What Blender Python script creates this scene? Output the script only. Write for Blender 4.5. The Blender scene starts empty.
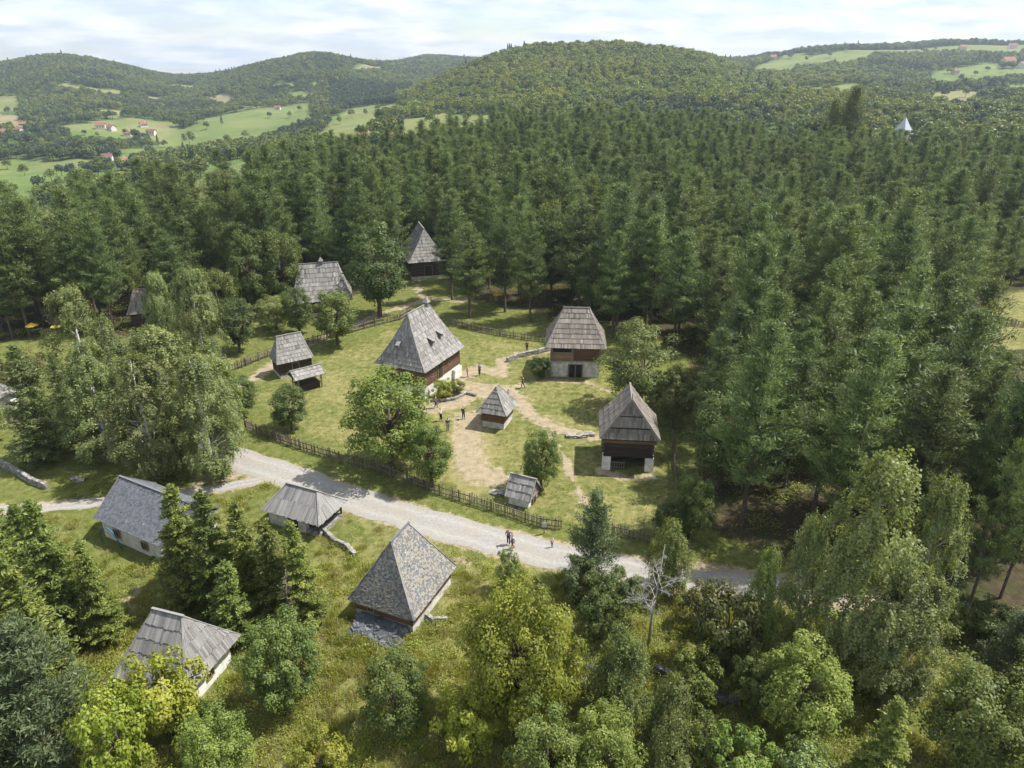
import bpy, math, random
import numpy as np
from mathutils import Vector, Matrix

# ------------------------------------------------------------------ camera, sky, sun, exposure
sc = bpy.context.scene
C = sc.collection
CAM_H = 38.0; PITCH = math.radians(24.5); FOC = 710.0
cd = bpy.data.cameras.new('camera'); cam = bpy.data.objects.new('camera', cd); C.objects.link(cam)
cd.sensor_width = 36; cd.lens = FOC / 1024 * 36; cd.clip_end = 12000; cd.clip_start = 0.5
cam.location = (0, 0, CAM_H); cam.rotation_euler = (math.pi/2 - PITCH, 0, 0)
sc.camera = cam
SUN_EL = math.radians(57); SUN_AZ = math.radians(14)      # azimuth measured from +x towards +y
SUN_STRENGTH = 4.8; SKY_STRENGTH = 0.105; CLOUD_V = 5.9
w = bpy.data.worlds.new('World'); sc.world = w; w.use_nodes = True
nt = w.node_tree; N = nt.nodes; Lk = nt.links
bg = N['Background']; bg.inputs['Strength'].default_value = SKY_STRENGTH
sky = N.new('ShaderNodeTexSky'); sky.sky_type = 'NISHITA'; sky.sun_disc = False
sky.sun_elevation = SUN_EL; sky.sun_rotation = math.pi/2 - SUN_AZ; sky.altitude = 800
tc = N.new('ShaderNodeTexCoord'); sepw = N.new('ShaderNodeSeparateXYZ'); Lk.new(tc.outputs['Generated'], sepw.inputs[0])
addz = N.new('ShaderNodeMath'); addz.operation = 'ADD'; addz.inputs[1].default_value = 0.16; Lk.new(sepw.outputs['Z'], addz.inputs[0])
comb = N.new('ShaderNodeCombineXYZ')
for k, ax in enumerate('XY'):
    dv = N.new('ShaderNodeMath'); dv.operation = 'DIVIDE'; Lk.new(sepw.outputs[ax], dv.inputs[0]); Lk.new(addz.outputs[0], dv.inputs[1]); Lk.new(dv.outputs[0], comb.inputs[k])
no = N.new('ShaderNodeTexNoise'); no.inputs['Scale'].default_value = 1.1; no.inputs['Detail'].default_value = 9; no.inputs['Roughness'].default_value = 0.58
no.inputs['Distortion'].default_value = 0.3
Lk.new(comb.outputs[0], no.inputs['Vector'])
cr = N.new('ShaderNodeValToRGB'); cr.color_ramp.elements[0].position = 0.33; cr.color_ramp.elements[1].position = 0.62
cr.color_ramp.elements[0].color = (0.25, 0.25, 0.25, 1)
Lk.new(no.outputs['Fac'], cr.inputs[0])
no2 = N.new('ShaderNodeTexNoise'); no2.inputs['Scale'].default_value = 2.3; no2.inputs['Detail'].default_value = 8; Lk.new(comb.outputs[0], no2.inputs['Vector'])
cr2 = N.new('ShaderNodeValToRGB'); cr2.color_ramp.elements[0].position = 0.40; cr2.color_ramp.elements[1].position = 0.62
cr2.color_ramp.elements[0].color = (CLOUD_V*.76, CLOUD_V*.86, CLOUD_V*1.03, 1); cr2.color_ramp.elements[1].color = (CLOUD_V*1.16, CLOUD_V*1.18, CLOUD_V*1.22, 1)
Lk.new(no2.outputs['Fac'], cr2.inputs[0])
mixw = N.new('ShaderNodeMix'); mixw.data_type = 'RGBA'
Lk.new(cr.outputs[0], mixw.inputs['Factor']); Lk.new(sky.outputs[0], mixw.inputs[6]); Lk.new(cr2.outputs[0], mixw.inputs[7])
Lk.new(mixw.outputs[2], bg.inputs['Color'])
sd = bpy.data.lights.new('sun', 'SUN'); sd.energy = SUN_STRENGTH; sd.angle = math.radians(0.53); sd.color = (1, 0.955, 0.88)
sun = bpy.data.objects.new('sun', sd); C.objects.link(sun)
sdir = Vector((math.cos(SUN_EL)*math.cos(SUN_AZ), math.cos(SUN_EL)*math.sin(SUN_AZ), math.sin(SUN_EL)))
sun.rotation_euler = sdir.to_track_quat('Z', 'Y').to_euler(); sun.location = sdir*100
vs = sc.view_settings; vs.view_transform = 'Standard'; vs.look = 'None'; vs.gamma = 1; vs.use_curve_mapping = False; vs.exposure = 0.70
cy = sc.cycles; cy.max_bounces = 6; cy.diffuse_bounces = 3; cy.glossy_bounces = 2; cy.transmission_bounces = 3; cy.volume_bounces = 0; cy.transparent_max_bounces = 4
cy.use_denoising = True; cy.use_adaptive_sampling = True; cy.adaptive_threshold = 0.02

# ------------------------------------------------------------------ layout helpers
cp, sp = math.cos(PITCH), math.sin(PITCH)
def at(px, py, z=0.0):
    xc = (px-512)/FOC; yc = (384-py)/FOC
    d = (xc, cp+yc*sp, -sp+yc*cp); t = (z-CAM_H)/d[2]
    return (t*d[0], t*d[1])
def proj(x, y, z):
    z = z-CAM_H; d = y*cp-z*sp; u = y*sp+z*cp
    return 512+FOC*x/d, 384-FOC*u/d
def slope(py):
    yc = (384-py)/FOC
    return (-sp+yc*cp)/(cp+yc*sp)
def zat(y, py): return CAM_H + y*slope(py)
def T(px): return (px-512)/779.0
def inpoly(x, y, poly):
    x = np.asarray(x); y = np.asarray(y); r = np.zeros(x.shape, bool); n = len(poly)
    for i in range(n):
        x0, y0 = poly[i]; x1, y1 = poly[(i+1) % n]
        if y0 == y1: continue
        c = ((y0 > y) != (y1 > y)) & (x < (x1-x0)*(y-y0)/(y1-y0)+x0); r ^= c
    return r
def segdist(x, y, pl):
    best = np.full(x.shape, 1e9)
    for (x0, y0), (x1, y1) in zip(pl[:-1], pl[1:]):
        dx, dy = x1-x0, y1-y0; t = np.clip(((x-x0)*dx+(y-y0)*dy)/(dx*dx+dy*dy), 0, 1)
        best = np.minimum(best, np.hypot(x-x0-t*dx, y-y0-t*dy))
    return best
_tabs = {}
def vnoise(x, y, scale, seed=0):
    if seed not in _tabs: _tabs[seed] = np.random.RandomState(seed+77).rand(256, 256)
    tb = _tabs[seed]; x = np.asarray(x, float)/scale; y = np.asarray(y, float)/scale
    xi = np.floor(x).astype(int); yi = np.floor(y).astype(int); fx = x-xi; fy = y-yi
    fx = fx*fx*(3-2*fx); fy = fy*fy*(3-2*fy); xi %= 256; yi %= 256; xj = (xi+1) % 256; yj = (yi+1) % 256
    return (tb[xi, yi]*(1-fx)+tb[xj, yi]*fx)*(1-fy)+(tb[xi, yj]*(1-fx)+tb[xj, yj]*fx)*fy
def fnoise(x, y, scale, seed=0, oc=4):
    s = 0; a = 1; t = 0
    for k in range(oc): s = s+a*vnoise(x, y, scale/2**k, seed+k); t += a; a *= .5
    return s/t

# terrain: per bearing, a list of (distance, picture row the land stands at) or (distance, None, z)
COLS = {
 -200: [(130, None, -3), (160, None, -8), (260, None, -24), (450, 197), (600, 172), (800, 138), (1100, 108), (1500, 72), (1700, 70), (2300, None, -20)],
 0:   [(130, None, -3), (160, None, -7), (250, None, -20), (450, 193), (600, 168), (800, 136), (1100, 106), (1500, 69), (1650, 68), (2300, None, -20)],
 60:  [(130, None, -2), (165, None, -5), (250, None, -16), (450, 190), (600, 165), (800, 132), (1100, 100), (1500, 57), (1650, 57), (2300, None, -20)],
 105: [(130, None, -2), (180, None, -4), (250, None, -14), (450, 188), (650, 158), (850, 128), (1200, 96), (1600, 63), (1700, 64), (2400, None, -20)],
 170: [(140, None, -1), (200, None, -3), (260, None, -10), (450, 177), (650, 152), (800, 142), (1000, 120), (1250, 100), (1700, 78), (1800, 79), (2600, None, -30)],
 205: [(140, None, 0), (200, None, -2), (260, None, -8), (450, 172), (620, 151), (800, 138), (1000, 117), (1300, 98), (1750, 77), (1850, 78), (2600, None, -30)],
 260: [(150, None, 0), (230, None, -1), (450, 160), (620, 148), (800, 132), (1000, 109), (1150, 100), (1500, 66), (1650, 68), (2400, None, -20)],
 325: [(150, None, 0), (230, None, 0), (450, 145), (620, 135), (850, 114), (1050, 102), (1500, 58), (1600, 58), (2400, None, -20)],
 370: [(150, None, 0), (240, None, 0), (450, 135), (700, 121), (900, 106), (1100, 97), (1500, 68), (1800, 64), (2600, None, -20)],
 420: [(150, None, 0), (250, None, 0), (450, 128), (600, 120), (780, 99), (880, 95), (1000, 99), (1300, 88), (2100, 58), (2300, 58), (3000, None, -20)],
 455: [(150, None, 0), (300, None, 1), (450, 128), (600, 118), (850, 76), (930, 74), (1050, 80), (1300, 80), (2100, 58), (2300, 60), (3000, None, -20)],
 490: [(150, None, 0), (320, None, 2), (450, 128), (600, 114), (880, 65), (960, 64), (1100, 74), (2100, 62), (3000, None, -20)],
 540: [(150, None, 0), (320, None, 2), (450, 128), (600, 108), (880, 56), (960, 55), (1200, 70), (2200, 66), (3000, None, -20)],
 640: [(150, None, 0), (320, None, 2), (450, 130), (600, 106), (880, 51), (960, 50), (1200, 65), (2200, 66), (3000, None, -20)],
 700: [(150, None, 0), (300, None, 2), (450, 130), (600, 108), (900, 59), (980, 57), (1150, 62), (2200, 66), (3000, None, -20)],
 740: [(150, None, 0), (300, None, 1), (450, 128), (700, 101), (950, 72), (1200, 66), (1350, 64), (1500, 66), (3000, None, -20)],
 800: [(150, None, 0), (300, None, 0), (450, 125), (700, 99), (1000, 76), (1300, 60), (1500, 54), (1650, 56), (3000, None, -20)],
 850: [(150, None, 0), (300, None, 0), (450, 125), (700, 99), (1000, 76), (1300, 57), (1500, 49), (1650, 50), (3000, None, -20)],
 920: [(150, None, 0), (300, None, 0), (450, 122), (700, 100), (1000, 78), (1300, 55), (1500, 46), (1650, 47), (3000, None, -20)],
 1024:[(150, None, 0), (300, None, 0), (450, 120), (700, 98), (1000, 76), (1300, 54), (1500, 45), (1650, 46), (3000, None, -20)],
 1250:[(150, None, 0), (300, None, 0), (450, 120), (700, 98), (1000, 76), (1300, 54), (1500, 45), (1650, 46), (3000, None, -20)]}
tcol = np.array([T(p) for p in sorted(COLS)]); yrow = np.arange(0, 5001, 10.0)
ztab = np.zeros((len(tcol), len(yrow)))
for i, p in enumerate(sorted(COLS)):
    ys = [0, 110]; zs = [0, 0]
    for e in COLS[p]:
        ys.append(e[0]); zs.append(e[2] if e[1] is None else zat(e[0], e[1]))
    ys.append(5000); zs.append(-60)
    ztab[i] = np.interp(yrow, ys, zs)
k = np.ones(7)/7
tf = np.linspace(tcol[0], tcol[-1], 240)
zf = np.array([[0]])
zf = np.empty((len(tf), len(yrow)))
for j in range(len(yrow)): zf[:, j] = np.interp(tf, tcol, ztab[:, j])
zp = np.pad(zf, ((3, 3), (0, 0)), 'edge'); zf = sum(zp[i:i+zf.shape[0]] for i in range(7))/7
zp = np.pad(zf, ((0, 0), (2, 2)), 'edge'); zf = sum(zp[:, i:i+zf.shape[1]] for i in range(5))/5
def height(x, y):
    x = np.asarray(x, float); y = np.asarray(y, float)
    t = np.clip(x/np.maximum(y, 60.0), tf[0], tf[-1]); a = (t-tf[0])/(tf[1]-tf[0]); b = np.clip(y, 0, 4999)/10
    i = np.minimum(a.astype(int), len(tf)-2); j = np.minimum(b.astype(int), len(yrow)-2); fa = a-i; fb = b-j
    z = (zf[i, j]*(1-fa)+zf[i+1, j]*fa)*(1-fb)+(zf[i, j+1]*(1-fa)+zf[i+1, j+1]*fa)*fb
    far = np.clip((y-180)/300, 0, 1)
    return z + far*((fnoise(x, y, 190, 5)-.5)*20)
def hit(px, py, y0=330):
    """where the line of sight through a spot of the photograph meets the far land"""
    xc = (px-512)/FOC; yc = (384-py)/FOC; d = (xc, cp+yc*sp, -sp+yc*cp)
    y = np.arange(y0, 3000, 4.0); x = y*d[0]/d[1]; zr = CAM_H+y*d[2]/d[1]
    below = np.nonzero(zr < height(x, y))[0]
    i = below[0] if len(below) else int(np.argmin(np.abs(zr-height(x, y))[:300]))+0
    return float(x[i]), float(y[i])

# ------------------------------------------------------------------ mesh and object helpers
def link(o): C.objects.link(o); return o
def npmesh(name, V, F, mat, v=None, smooth=False):
    """V (n,3), F (m,k) all faces with k corners; v = one number per vertex for colour variation"""
    me = bpy.data.meshes.new(name); V = np.asarray(V, np.float32); F = np.asarray(F, np.int32)
    me.vertices.add(len(V)); me.vertices.foreach_set('co', V.ravel())
    k = F.shape[1]; me.loops.add(F.size); me.loops.foreach_set('vertex_index', F.ravel())
    me.polygons.add(len(F)); me.polygons.foreach_set('loop_start', np.arange(0, F.size, k, dtype=np.int32))
    me.update(calc_edges=True)
    if v is not None:
        a = me.attributes.new('v', 'FLOAT', 'POINT'); a.data.foreach_set('value', np.asarray(v, np.float32))
    if smooth: me.polygons.foreach_set('use_smooth', np.ones(len(F), bool))
    if mat: me.materials.append(mat)
    me.update(); return me
class MB:
    """collects shapes, then builds one mesh object"""
    def __init__(s): s.V = []; s.F = []; s.c = []; s.v = 0.5
    def face(s, pts, v=None):
        n = len(s.V); s.V += [tuple(p) for p in pts]; s.c += [s.v if v is None else v]*len(pts); s.F.append(tuple(range(n, n+len(pts))))
    def box(s, x0, x1, y0, y1, z0, z1, v=None, M=None):
        P = [(x0,y0,z0),(x1,y0,z0),(x1,y1,z0),(x0,y1,z0),(x0,y0,z1),(x1,y0,z1),(x1,y1,z1),(x0,y1,z1)]
        if M is not None: P = [tuple(M @ Vector(p)) for p in P]
        s.poly(P, [(0,3,2,1),(4,5,6,7),(0,1,5,4),(1,2,6,5),(2,3,7,6),(3,0,4,7)], v)
    def poly(s, P, F, v=None):
        n = len(s.V); s.V += [tuple(p) for p in P]; s.c += [s.v if v is None else v]*len(P); s.F += [tuple(n+i for i in f) for f in F]
    def bar(s, a, b, w, h=None, v=None, w2=None):
        a = Vector(a); b = Vector(b); d = (b-a); L = d.length
        if L < 1e-6: return
        M = Matrix.Translation(a) @ d.to_track_quat('X', 'Z').to_matrix().to_4x4(); h = h or w; w2 = w if w2 is None else w2; r = w2/w
        P = [(0,-w/2,-h/2),(L,-w2/2,-h/2*r),(L,w2/2,-h/2*r),(0,w/2,-h/2),(0,-w/2,h/2),(L,-w2/2,h/2*r),(L,w2/2,h/2*r),(0,w/2,h/2)]
        s.poly([tuple(M @ Vector(p)) for p in P], [(0,3,2,1),(4,5,6,7),(0,1,5,4),(1,2,6,5),(2,3,7,6),(3,0,4,7)], v)
    def tube(s, pts, rad, n=6, v=None):
        base = len(s.V); rings = []
        for i, p in enumerate(pts):
            p = Vector(p); a = Vector(pts[max(i-1, 0)]); b = Vector(pts[min(i+1, len(pts)-1)]); d = (b-a).normalized()
            q = d.to_track_quat('Z', 'X')
            for k in range(n):
                t = 2*math.pi*k/n; o = q @ Vector((math.cos(t)*rad[i], math.sin(t)*rad[i], 0)); s.V.append(tuple(p+o)); s.c.append(s.v if v is None else v)
        for i in range(len(pts)-1):
            for k in range(n):
                a = base+i*n+k; b = base+i*n+(k+1) % n; s.F.append((a, b, b+n, a+n))
        s.F.append(tuple(base+k for k in reversed(range(n)))); s.F.append(tuple(base+(len(pts)-1)*n+k for k in range(n)))
    def mesh(s, name, mat, smooth=False):
        me = bpy.data.meshes.new(name); me.from_pydata(s.V, [], s.F); a = me.attributes.new('v', 'FLOAT', 'POINT')
        a.data.foreach_set('value', np.array(s.c, np.float32)); me.materials.append(mat)
        if smooth: me.polygons.foreach_set('use_smooth', np.ones(len(me.polygons), bool))
        me.update(); return me
    def build(s, name, mat, parent=None, smooth=False):
        return put(name, s.mesh(name, mat, smooth), parent)
def put(name, me, parent=None, loc=None):
    o = link(bpy.data.objects.new(name, me))
    if parent is not None: o.parent = parent
    if loc is not None: o.location = loc
    return o
def thing(name, label, cat, loc=(0,0,0), rz=0.0, group=None):
    o = link(bpy.data.objects.new(name, None)); o.empty_display_size = .3; o.location = loc; o.rotation_euler = (0, 0, rz)
    return tag(o, label, cat, group)
def tag(o, label=None, cat=None, group=None, kind=None):
    if label: o['label'] = label
    if cat: o['category'] = cat
    if group: o['group'] = group
    if kind: o['kind'] = kind
    return o

# ------------------------------------------------------------------ materials
def mat(name, rough=.85, spec=.2):
    m = bpy.data.materials.new(name); m.use_nodes = True; b = m.node_tree.nodes['Principled BSDF']
    b.inputs['Roughness'].default_value = rough; b.inputs['Specular IOR Level'].default_value = spec
    return m, m.node_tree, b
def nn(nt, t, **kw):
    n = nt.nodes.new(t)
    for k, v in kw.items(): setattr(n, k, v)
    return n
def ramp(nt, src, stops, interp='LINEAR'):
    r = nn(nt, 'ShaderNodeValToRGB'); e = r.color_ramp.elements; r.color_ramp.interpolation = interp
    while len(e) < len(stops): e.new(.5)
    for i, (p, c) in enumerate(stops): e[i].position = p; e[i].color = (*c, 1) if len(c) == 3 else c
    nt.links.new(src, r.inputs[0]); return r.outputs[0]
def noise(nt, scale, vec=None, detail=5, rough=.55, stretch=None):
    n = nn(nt, 'ShaderNodeTexNoise'); n.inputs['Scale'].default_value = scale; n.inputs['Detail'].default_value = detail; n.inputs['Roughness'].default_value = rough
    if vec is None:
        vec = nn(nt, 'ShaderNodeNewGeometry').outputs['Position']
    if stretch:
        mp = nn(nt, 'ShaderNodeMapping'); mp.inputs['Scale'].default_value = stretch; nt.links.new(vec, mp.inputs[0]); vec = mp.outputs[0]
    nt.links.new(vec, n.inputs['Vector']); return n.outputs['Fac']
def mixc(nt, f, a, b, mode='MIX'):
    m = nn(nt, 'ShaderNodeMix', data_type='RGBA', blend_type=mode)
    for s, i in ((f, 'Factor'), (a, 6), (b, 7)):
        if isinstance(s, (int, float)): m.inputs[i].default_value = s
        elif isinstance(s, tuple): m.inputs[i].default_value = (*s, 1)
        else: nt.links.new(s, m.inputs[i])
    return m.outputs[2]
def math_(nt, op, a, b=None, clamp=False):
    m = nn(nt, 'ShaderNodeMath', operation=op); m.use_clamp = clamp
    for i, s in enumerate((a, b)):
        if s is None: continue
        if isinstance(s, (int, float)): m.inputs[i].default_value = s
        else: nt.links.new(s, m.inputs[i])
    return m.outputs[0]
def attr(nt, n): a = nn(nt, 'ShaderNodeAttribute', attribute_name=n); return a.outputs['Fac']
def bump(nt, b, h, strength=.5, dist=.05):
    n = nn(nt, 'ShaderNodeBump'); n.inputs['Strength'].default_value = strength; n.inputs['Distance'].default_value = dist
    nt.links.new(h, n.inputs['Height']); nt.links.new(n.outputs[0], b.inputs['Normal'])

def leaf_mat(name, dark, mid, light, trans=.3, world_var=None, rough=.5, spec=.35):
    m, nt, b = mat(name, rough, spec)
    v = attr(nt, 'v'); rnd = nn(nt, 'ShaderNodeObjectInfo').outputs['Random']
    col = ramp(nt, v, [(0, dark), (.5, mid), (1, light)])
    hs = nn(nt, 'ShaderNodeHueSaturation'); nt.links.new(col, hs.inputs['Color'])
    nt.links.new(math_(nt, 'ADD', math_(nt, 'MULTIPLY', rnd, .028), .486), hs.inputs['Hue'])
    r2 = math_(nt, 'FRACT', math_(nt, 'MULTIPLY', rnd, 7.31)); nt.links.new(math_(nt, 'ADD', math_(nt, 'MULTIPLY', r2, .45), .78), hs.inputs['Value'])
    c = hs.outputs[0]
    if world_var:
        n = noise(nt, world_var[0], detail=3); f = ramp(nt, n, [(.42, (0,0,0)), (.62, (1,1,1))]); c = mixc(nt, f, c, mixc(nt, 1.0, c, world_var[1], 'MULTIPLY'))
    nt.links.new(c, b.inputs['Base Color'])
    tr = nn(nt, 'ShaderNodeBsdfTranslucent'); nt.links.new(mixc(nt, 1.0, c, (1.35, 1.25, .55), 'MULTIPLY'), tr.inputs['Color'])
    mx = nn(nt, 'ShaderNodeMixShader'); mx.inputs[0].default_value = trans
    nt.links.new(b.outputs[0], mx.inputs[1]); nt.links.new(tr.outputs[0], mx.inputs[2]); nt.links.new(mx.outputs[0], nt.nodes['Material Output'].inputs[0])
    return m
M = {}
M['pine'] = leaf_mat('pine_needles', (.052,.082,.026), (.112,.160,.050), (.21,.262,.082), .3)
M['spruce'] = leaf_mat('spruce_needles', (.058,.088,.018), (.14,.18,.036), (.28,.31,.07), .3)
M['bluepine'] = leaf_mat('blue_pine_needles', (.052,.080,.036), (.092,.130,.056), (.15,.19,.08), .22)
M['birch'] = leaf_mat('birch_leaves', (.085,.115,.042), (.205,.25,.088), (.34,.375,.16), .42)
M['broad'] = leaf_mat('broad_leaves', (.058,.088,.022), (.118,.158,.036), (.215,.25,.065), .38)
M['bright'] = leaf_mat('bright_leaves', (.070,.112,.024), (.155,.215,.042), (.26,.32,.075), .42)
M['yellow'] = leaf_mat('yellow_green_leaves', (.13,.165,.022), (.26,.305,.042), (.43,.455,.08), .44)
M['olive'] = leaf_mat('olive_leaves', (.09,.12,.035), (.165,.21,.062), (.27,.31,.11), .38)
M['darkleaf'] = leaf_mat('dark_leaves', (.045,.070,.018), (.080,.115,.028), (.145,.185,.05), .33)
M['russet'] = leaf_mat('russet_leaves', (.06,.065,.02), (.10,.11,.03), (.17,.16,.045), .3)
M['farleaf'] = leaf_mat('far_leaves', (.042,.074,.020), (.092,.138,.032), (.18,.22,.052), .3, (.006, (1.7, 1.4, .9)))
M['farbright'] = leaf_mat('far_bright_leaves', (.080,.120,.022), (.165,.215,.038), (.28,.31,.065), .36, (.008, (1.25, 1.1, .8)))
M['fardark'] = leaf_mat('far_dark_leaves', (.026,.050,.020), (.048,.080,.030), (.085,.125,.045), .2)
M['weed'] = leaf_mat('weed_leaves', (.14,.165,.035), (.26,.28,.06), (.40,.40,.11), .45)
M['drygrass'] = leaf_mat('dry_grass_blades', (.20,.20,.07), (.34,.33,.125), (.48,.45,.2), .4)

def wood_mat(name, stops, rough=.85, stretch=(1,1,1), bstr=.5, nsc=5, coat=None):
    m, nt, b = mat(name, rough, .25); v = attr(nt, 'v')
    tcn = nn(nt, 'ShaderNodeTexCoord').outputs['Object']
    g = noise(nt, nsc, tcn, 6, .65, stretch); g2 = noise(nt, .9, tcn, 4, .6)
    f = math_(nt, 'ADD', math_(nt, 'MULTIPLY', v, .62), math_(nt, 'MULTIPLY', g, .38))
    c = ramp(nt, f, stops)
    c = mixc(nt, ramp(nt, g2, [(.35, (0,0,0)), (.7, (.55,.55,.55))]), c, mixc(nt, 1.0, c, coat or (.72,.70,.66), 'MULTIPLY'))
    nt.links.new(c, b.inputs['Base Color']); bump(nt, b, g, bstr, .03); return m
M['shingle'] = wood_mat('grey_wood_shingles', [(.1, (.09,.085,.08)), (.4, (.20,.19,.178)), (.65, (.325,.312,.295)), (.95, (.50,.48,.455))], stretch=(3,3,.6), nsc=6)
M['shingle_blue'] = wood_mat('silvered_wood_shingles', [(.1, (.09,.087,.085)), (.4, (.20,.195,.19)), (.65, (.31,.30,.29)), (.95, (.46,.445,.43))], stretch=(3,3,.6), nsc=6)
M['shingle_brown'] = wood_mat('brown_wood_shingles', [(.1, (.08,.067,.055)), (.4, (.17,.15,.128)), (.65, (.28,.25,.22)), (.95, (.44,.40,.355))], stretch=(3,3,.6), nsc=6)
M['log'] = wood_mat('brown_logs', [(.1, (.05,.030,.019)), (.45, (.13,.076,.047)), (.95, (.235,.15,.095))], stretch=(.6,.6,5), nsc=4)
M['darklog'] = wood_mat('dark_logs', [(.1, (.022,.017,.013)), (.45, (.055,.040,.030)), (.95, (.12,.09,.066))], stretch=(.6,.6,5), nsc=4)
M['plank'] = wood_mat('tan_planks', [(.1, (.16,.10,.055)), (.45, (.28,.19,.11)), (.95, (.42,.31,.2))], stretch=(4,4,.6), nsc=4)
M['fence'] = wood_mat('weathered_fence_wood', [(.1, (.085,.065,.048)), (.45, (.17,.14,.11)), (.95, (.32,.28,.235))], stretch=(3,3,.6), nsc=6)
M['bark'] = wood_mat('brown_bark', [(.1, (.05,.038,.028)), (.45, (.11,.085,.065)), (.95, (.2,.16,.125))], stretch=(3,3,.5), nsc=6)
M['birchbark'] = wood_mat('white_birch_bark', [(.15, (.18,.17,.16)), (.35, (.55,.53,.5)), (.95, (.72,.70,.67))], stretch=(.5,.5,3), nsc=5, coat=(.5,.48,.46))
M['deadwood'] = wood_mat('bleached_dead_wood', [(.1, (.20,.185,.17)), (.45, (.34,.325,.30)), (.95, (.48,.46,.43))], stretch=(1,1,2), nsc=5)
def plaster(name, c0, c1, rough=.9, scale=1.6):
    m, nt, b = mat(name, rough, .2); n = noise(nt, scale, detail=7, rough=.65); nt.links.new(ramp(nt, n, [(.32, c0), (.6, c1)]), b.inputs['Base Color'])
    bump(nt, b, noise(nt, 14, detail=4), .3, .02); return m
M['white'] = plaster('whitewashed_plaster', (.50,.48,.44), (.78,.77,.74))
M['dirtywhite'] = plaster('dirty_whitewash', (.33,.31,.28), (.64,.62,.58))
def stone_mat(name, cols, scale=3.2):
    m, nt, b = mat(name, .9, .2); vo = nn(nt, 'ShaderNodeTexVoronoi'); vo.inputs['Scale'].default_value = scale
    mp = nn(nt, 'ShaderNodeMapping'); mp.inputs['Scale'].default_value = (1,1,1.9); nt.links.new(nn(nt, 'ShaderNodeTexCoord').outputs['Object'], mp.inputs[0]); nt.links.new(mp.outputs[0], vo.inputs['Vector'])
    sx = nn(nt, 'ShaderNodeSeparateColor'); nt.links.new(vo.outputs['Color'], sx.inputs[0])
    c = ramp(nt, sx.outputs[0], cols); d = math_(nt, 'MULTIPLY', vo.outputs['Distance'], 1.0)
    nt.links.new(mixc(nt, noise(nt, 9), c, mixc(nt, 1.0, c, (.75,.74,.72), 'MULTIPLY')), b.inputs['Base Color']); bump(nt, b, math_(nt, 'SUBTRACT', 1, d), .6, .08); return m
M['stone'] = stone_mat('rough_stone', [(0, (.17,.16,.145)), (.5, (.28,.265,.24)), (1, (.41,.39,.355))])
M['darkstone'] = stone_mat('dark_slate_rubble', [(0, (.07,.065,.058)), (.5, (.14,.132,.12)), (1, (.25,.24,.225))], 2.4)
m, nt_, b = mat('slate_slabs', .7, .35)
v = attr(nt_, 'v'); c = ramp(nt_, v, [(0, (.085,.088,.092)), (.18, (.19,.187,.18)), (.36, (.31,.28,.22)), (.5, (.15,.157,.168)), (.62, (.33,.32,.295)), (.78, (.24,.205,.155)), (.9, (.43,.42,.39))], 'CONSTANT')
nt_.links.new(mixc(nt_, noise(nt_, 7), c, mixc(nt_, 1.0, c, (.62,.62,.62), 'MULTIPLY')), b.inputs['Base Color']); M['slate'] = m
m, nt_, b = mat('dark_slate_tiles', .65, .35)
c = ramp(nt_, attr(nt_, 'v'), [(0, (.085,.095,.11)), (.25, (.13,.14,.16)), (.5, (.19,.195,.21)), (.75, (.15,.165,.19)), (.9, (.30,.30,.30))], 'CONSTANT')
nt_.links.new(mixc(nt_, noise(nt_, 7), c, mixc(nt_, 1.0, c, (.62,.62,.62), 'MULTIPLY')), b.inputs['Base Color']); M['tile'] = m
def flat(name, c, rough=.7, spec=.3, var=.8, scale=6):
    m, nt, b = mat(name, rough, spec); n = noise(nt, scale); nt.links.new(ramp(nt, n, [(.3, tuple(x*var for x in c)), (.7, c)]), b.inputs['Base Color']); return m
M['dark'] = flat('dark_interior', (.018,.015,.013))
M['glass'] = flat('window_glass', (.03,.035,.04), .12, .6)
M['iron'] = flat('dark_iron', (.04,.04,.04), .5)
M['redroof'] = flat('orange_clay_roof', (.29,.135,.09), .8, .2, .7, .5)
M['brownroof'] = flat('brown_clay_roof', (.22,.11,.08), .8, .2, .7, .5)
M['housewall'] = flat('pale_house_wall', (.68,.65,.6), .9, .2, .9, .3)
M['creamwall'] = flat('cream_house_wall', (.6,.48,.34), .9, .2, .9, .3)
M['metalroof'] = flat('blue_grey_metal_roof', (.42,.46,.49), .45, .5, .9, .5)
M['bluepaint'] = flat('blue_painted_iron', (.04,.16,.30), .5)
M['skin'] = flat('skin', (.52,.33,.24), .6)
M['yellowcloth'] = flat('yellow_cloth', (.50,.36,.04), .9)
# gravel
m, nt_, b = mat('pale_gravel', .95, .15)
g = noise(nt_, 3, detail=9, rough=.75); g2 = noise(nt_, .35, detail=5, rough=.6); g3 = noise(nt_, 40, detail=2)
c = ramp(nt_, g, [(.3, (.185,.176,.16)), (.5, (.255,.243,.222)), (.72, (.325,.312,.29))])
c = mixc(nt_, ramp(nt_, g2, [(.42, (0,0,0)), (.66, (.7,.7,.7))]), c, (.27,.235,.18))
c = mixc(nt_, ramp(nt_, g3, [(.4, (0,0,0)), (.8, (.4,.4,.4))]), c, (.44,.43,.42))
tk = math_(nt_, 'MULTIPLY', attr(nt_, 'v'), ramp(nt_, g, [(.35, (.1,.1,.1)), (.6, (.75,.75,.75))])); c = mixc(nt_, tk, c, (.36,.35,.33))
nt_.links.new(c, b.inputs['Base Color']); bump(nt_, b, g3, .5, .03); M['gravel'] = m
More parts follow.
